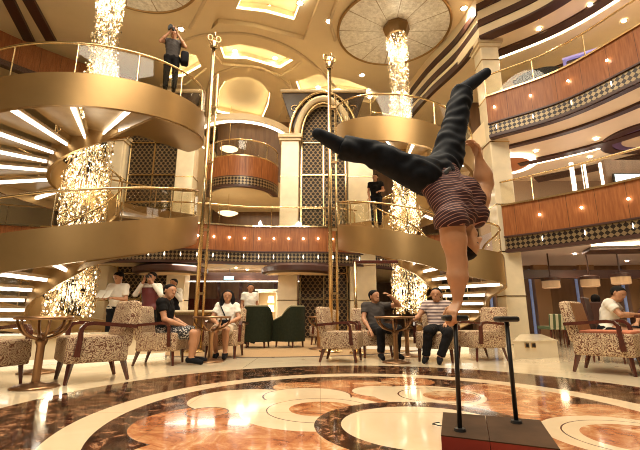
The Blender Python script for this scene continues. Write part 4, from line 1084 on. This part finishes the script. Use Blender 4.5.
# --- seated man in black shirt, facing right
person('person', 'seated man in black short-sleeved shirt and printed shorts, turned to the right', V((-2.42, 6.53, 0)), FX + .05,
       seat_pose(_face=(.55, .85, .05), lel=(-.24, 0, .74), lwr=(-.14, .26, .63), rel=(.25, .03, .73), rwr=(.14, .30, .63), rkn=(.15, .46, .52), lkn=(-.13, .44, .52), ran=(.14, .44, .09), lan=(-.12, .40, .09),
                 lsh=(-.185, -.06, .99), rsh=(.185, -.06, .99), neck=(0, -.05, 1.04), head=(0, 0, 1.16)),
       dict(shirt=BLKSH, trousers=PRINT, leg=.9, sleeve=.55, build=1.06), .012)
# --- seated woman
ow, _g = person('person', 'seated woman with long dark hair, white top and dark bag strap', V((-1.74, 7.58, 0)), PI + .0,
       seat_pose(_face=(-.1, 1, .05), lel=(-.25, .02, .74), rel=(.25, .02, .74), lwr=(-.10, .22, .66), rwr=(.10, .22, .66), lkn=(-.10, .40, .53), rkn=(.10, .40, .53), lan=(-.10, .36, .09), ran=(.06, .34, .09), lto=(-.12, .52, .04), rto=(.04, .5, .04),
                 lsh=(-.16, -.10, .96), rsh=(.16, -.10, .96)),
       dict(shirt=WHITESH, trousers=CRMSH, leg=.8, sleeve=.6, long=1, build=1.0), .012)
# --- man raising hand
person('person', 'seated man in grey t-shirt with one hand raised to his brow', V((1.06, 7.62, 0)), PI + .35,
       seat_pose(_face=(-.25, 1, .1), lel=(-.42, .10, .98), lwr=(-.22, .13, 1.15), _lhand=(.8, .1, .45), _lpalm=(0, -.3, -1), rel=(.27, -.02, .72), rwr=(.25, .18, .55), rkn=(.17, .44, .52), lkn=(-.18, .42, .55), ran=(.20, .48, .09), rto=(.24, .62, .04)),
       dict(shirt=GREYT, trousers=DENIM, sleeve=.55, shoes=DENIM, build=1.04), .012)
# --- man in striped tee
person('person', 'seated man in pink and grey striped t-shirt and dark jeans', V((1.99, 6.92, 0)), PI - .18,
       seat_pose(_face=(.2, 1, .05), rel=(.33, -.02, .76), rwr=(.42, .14, .72), lel=(-.25, .02, .74), lwr=(-.12, .25, .68), rkn=(.20, .42, .55), ran=(.26, .34, .09), rto=(.30, .48, .04), lkn=(-.10, .46, .53), lan=(.05, .42, .09), lto=(.08, .57, .04)),
       dict(shirt=STRT, trousers=DENIM, sleeve=.5, shoes=DENIM, build=1.04), .012)
# --- waiters
person('person', 'standing person in white shirt reading an open white menu', V((-4.27, 8.55, 0)), PI - .15,
       stand_pose(.95, _face=(.25, 1, -.35), lel=(-.25, .05, 1.12), rel=(.27, .05, 1.14), lwr=(-.1, .28, 1.14), rwr=(.16, .30, 1.16)), dict(shirt=WHITESH, trousers=CHARC, sleeve=.7), .014)
p = V((-4.36, 8.2, 1.15)); o = thing('menu_folder', 'open white menu held by the standing person in white shirt', 'menu', p)
for s_ in (-1, 1):
    q = MB(); q.box(p + V((s_ * .071, 0, .01)), (.14, .20, .006), rz=-.15, rx=.9, ry=s_ * -.15); q.obj('page', CARD, o)
ow2, g_ = person('person', 'standing person in burgundy waistcoat lifting a camera to the face', V((-3.72, 8.9, 0)), PI - .1,
       stand_pose(.97, _face=(.15, 1, 0), lel=(-.30, .10, 1.22), rel=(.30, .10, 1.22), lwr=(-.08, .17, 1.50), rwr=(.09, .17, 1.52), _lhand=(.2, .1, 1), _rhand=(-.2, .1, 1), _lpalm=(1, 0, 0), _rpalm=(-1, 0, 0)),
       dict(shirt=WHITESH, trousers=CHARC, sleeve=1.8, vest=REDV), .014)
camera_prop('small black camera held by the person in burgundy waistcoat', V((-3.72, 8.72, 1.56)) , V((0, -1, 0)), .9)
person('person', 'standing waiter in white shirt and black waistcoat, hand at the mouth', V((-3.88, 10.7, 0)), PI - .1,
       stand_pose(.98, _face=(.1, 1, 0), lel=(-.26, .08, 1.16), lwr=(-.03, .17, 1.44), _lhand=(.3, 0, 1), _lpalm=(0, -1, 0)), dict(shirt=WHITESH, trousers=CHARC, sleeve=1.85, vest=CHARC), .014)
person('person', 'distant person in pale top standing behind the green chairs', V((-1.95, 11.3, 0)), PI + .5, stand_pose(.93, _face=(.2, 1, -.1)), dict(shirt=WHITESH, trousers=CRMSH, sleeve=.6), .016)
# --- photographer on the left stair, man in black on the right landing
zt_ = 1.68 + (90 - 15) / 360 * PT + PT + .32
pp = at(172, 60, 9.0)
zt_ = at(172, 32, 9.0).z - 1.70
ph = V((pp.x, 9.0, zt_))
person('person', 'man in grey shirt photographing from the upper left staircase', ph, PI + .35,
       stand_pose(1.0, _face=(.15, 1, -.35), lel=(-.30, .16, 1.22), rel=(.30, .16, 1.24), lwr=(-.07, .25, 1.50), rwr=(.08, .25, 1.52), _lhand=(.2, .1, 1), _rhand=(-.2, .1, 1), _lpalm=(1, 0, 0), _rpalm=(-1, 0, 0)),
       dict(shirt=GREYT, trousers=BLKSH, sleeve=.5), .014)
camera_prop('large black camera held by the man on the upper left staircase', ph + V((.02, -.26, 1.60)), V((.25, -.95, -.2)).normalized(), 1.2)
q = MB(); q.box(ph + V((.30, .05, .95)), (.2, .26, .34), rz=.35, bevel=.06); bg = q.obj('shoulder_bag', CHARC, base=ph + V((.30, .05, .95)))
smooth_by_angle(tag(bg, 'dark shoulder bag at the hip of the photographer on the staircase', 'bag'))
pb = at(376, 200, 12.4)
zf_ = at(376, 175, 12.4).z - 1.70
person('person', 'standing man in black t-shirt and trousers on the right-hand stair landing', V((pb.x, 12.4, zf_)), PI - .2,
       stand_pose(1.0, _face=(.35, 1, -.1), lel=(-.25, .05, 1.14), lwr=(-.12, .25, 1.06), rel=(.24, -.02, 1.12), rwr=(.2, .12, .9)), dict(shirt=BLKSH, trousers=CHARC, sleeve=.5, beard=0), .014)
# --- diners
person('person', 'diner in pale grey shirt leaning forward over a restaurant table', V((4.72, 6.75, 0)), -PI / 2 - .75,
       seat_pose(_face=(.45, .9, -.35), lsh=(-.19, .08, .98), rsh=(.19, .08, .98), neck=(0, .12, 1.03), head=(0, .20, 1.13), lel=(-.27, .2, .80), rel=(.27, .22, .80), lwr=(-.06, .42, .79), rwr=(.06, .44, .80)),
       dict(shirt=WHITESH, trousers=CHARC, sleeve=.6, build=1.1), .012)
person('person', 'diner in white shirt seen from behind at a far table', V((6.35, 9.4, 0)), -.45, seat_pose(), dict(shirt=WHITESH, trousers=CHARC, sleeve=.7), .015)
person('person', 'diner in dark violet top cut off by the right edge of the photo', V((5.95, 7.3, 0)), 1.9, seat_pose(), dict(shirt=mat('violet_top', (.10, .04, .07), .8), trousers=CHARC, sleeve=.7), .014)
diner_chair('dark dining chair under the leaning diner', (4.70, 6.78, 0), -PI / 2 - .75, DKBROWN)
diner_chair('dark dining chair under the diner seen from behind', (6.35, 9.4, 0), -.45, DKBROWN)
# --- the acrobat: one-arm handstand on the left cane
hb = CT[0] + V((0, 0, .03)); Ys = hb.y
j = dict(rwr=hb + V((.028, .012, .075)), rsh=at(451, 221, 2.48), rel=at(461, 268, 2.50), lsh=at(472, 214, 2.72), neck=at(464, 229, 2.66), head=at(463, 242, 2.64),
         rhip=at(424, 177, 2.66), lhip=at(445, 165, 2.86))
j['rel'] = j['rwr'].lerp(j['rsh'], .47) + V((.022, .01, 0))
j.update(lel=at(485, 184, 2.80), lwr=at(479, 158, 2.70), rkn=at(377, 155, 2.62), ran=at(341, 146, 2.60), rto=at(318, 134, 2.50), lkn=at(456, 118, 2.94), lan=at(463, 91, 3.0), lto=at(486, 73, 2.96))
axis = ((j['rhip'] + j['lhip']) / 2 - (j['rsh'] + j['lsh']) / 2).normalized()
TEE = stripes('burgundy_pinstripes', axis, .0215, (.038, .007, .009), (.42, .20, .14), .17)
o = thing('person', 'acrobat in striped burgundy shirt and dark trousers doing a one-arm handstand', 'person', hb)
dr = dict(_face=V((.9, -.35, -.1)), _up=V((0, .1, -1)), _rhand=V((-.55, -.35, -.65)), _rpalm=V((0, .1, -1)), _lhand=V((-.28, -.1, 1)), _lpalm=V((-1, -.2, 0)), _front=V((0, 1, 0)))
build_person(o, j, dr, dict(skin=SKINP, shirt=TEE, trousers=NAVY, shoes=NAVYSH, sleeve=.14, hem=.045, waist=.10, belt=BLACK, flare=.02, leg=1.95, curl=.7, build=1.0, arm=1.62, baggy=1.15, wrt=.012, shk=1.15, bulk=((at(469, 201, 2.74), .10), (at(462, 193, 2.74), .11))), .0085)

pbk = at(450, 170, 2.66)
q = MB(); q.box(pbk, (.05, .012, .035), rz=.2, ry=-.55, bevel=.004); q.obj('belt_buckle', STEEL, o)
# ------------------------------------------------------------------ light and colour management
def area(loc, size, power, col=(1, .89, .70), rot=(0, 0, 0), sy=None):
    l = bpy.data.lights.new('ceiling_glow', 'AREA'); l.energy = power; l.size = size; l.color = col
    if sy: l.shape = 'RECTANGLE'; l.size_y = sy
    lo = bpy.data.objects.new('ceiling_glow', l); lo.location = loc; lo.rotation_euler = rot; COL.objects.link(lo); return lo
area((0, 3.5, 10.4), 7, 1150)
area((-2.5, 9.5, 10.4), 3, 260)
area((0, 1.0, 10.2), 3, 160)
l = bpy.data.lights.new('front_fill_spot', 'SPOT'); l.energy = 900; l.spot_size = 1.5; l.spot_blend = .9; l.color = (1, .90, .74); l.shadow_soft_size = .35  # added fill from behind the camera, brightens the people at the back
lo = bpy.data.objects.new('front_fill_spot', l); lo.location = (-1.5, -2.0, 7.2); lo.rotation_euler = (V((-.5, 9, .8)) - V((-1.5, -2.0, 7.2))).to_track_quat('-Z', 'Y').to_euler(); COL.objects.link(lo)
# lamps under the decks
area((-2.6, 15.2, 2.4), 3.5, 60, sy=1.5); area((-3.4, 12.9, 2.35), 2.6, 45, sy=.6); area((9.0, 9.5, 2.4), 4, 60, (1, .78, .6), sy=3)
area((9.0, 9.5, 5.65), 4, 120, sy=3); area((9.0, 8.5, 9.0), 4, 90, sy=3); area((-2.8, 17.6, 5.6), 2.5, 40); area((-3, 17.5, 10.3), 3, 25)
w = bpy.data.worlds.new('world'); S.world = w; w.use_nodes = True
w.node_tree.nodes['Background'].inputs[0].default_value = (1, .80, .52, 1); w.node_tree.nodes['Background'].inputs[1].default_value = .07
S.view_settings.view_transform = 'Standard'; S.view_settings.look = 'None'; S.view_settings.gamma = 1; S.view_settings.use_curve_mapping = False
S.view_settings.exposure = .28
S.cycles.use_denoising = True
S.cycles.pixel_filter_type = 'BLACKMAN_HARRIS'; S.cycles.filter_width = 1.0
S.cycles.sample_clamp_indirect = 8
S.cycles.max_bounces = 8; S.cycles.transparent_max_bounces = 24
for ob in bpy.data.objects:
    if '_w' in ob: del ob['_w']
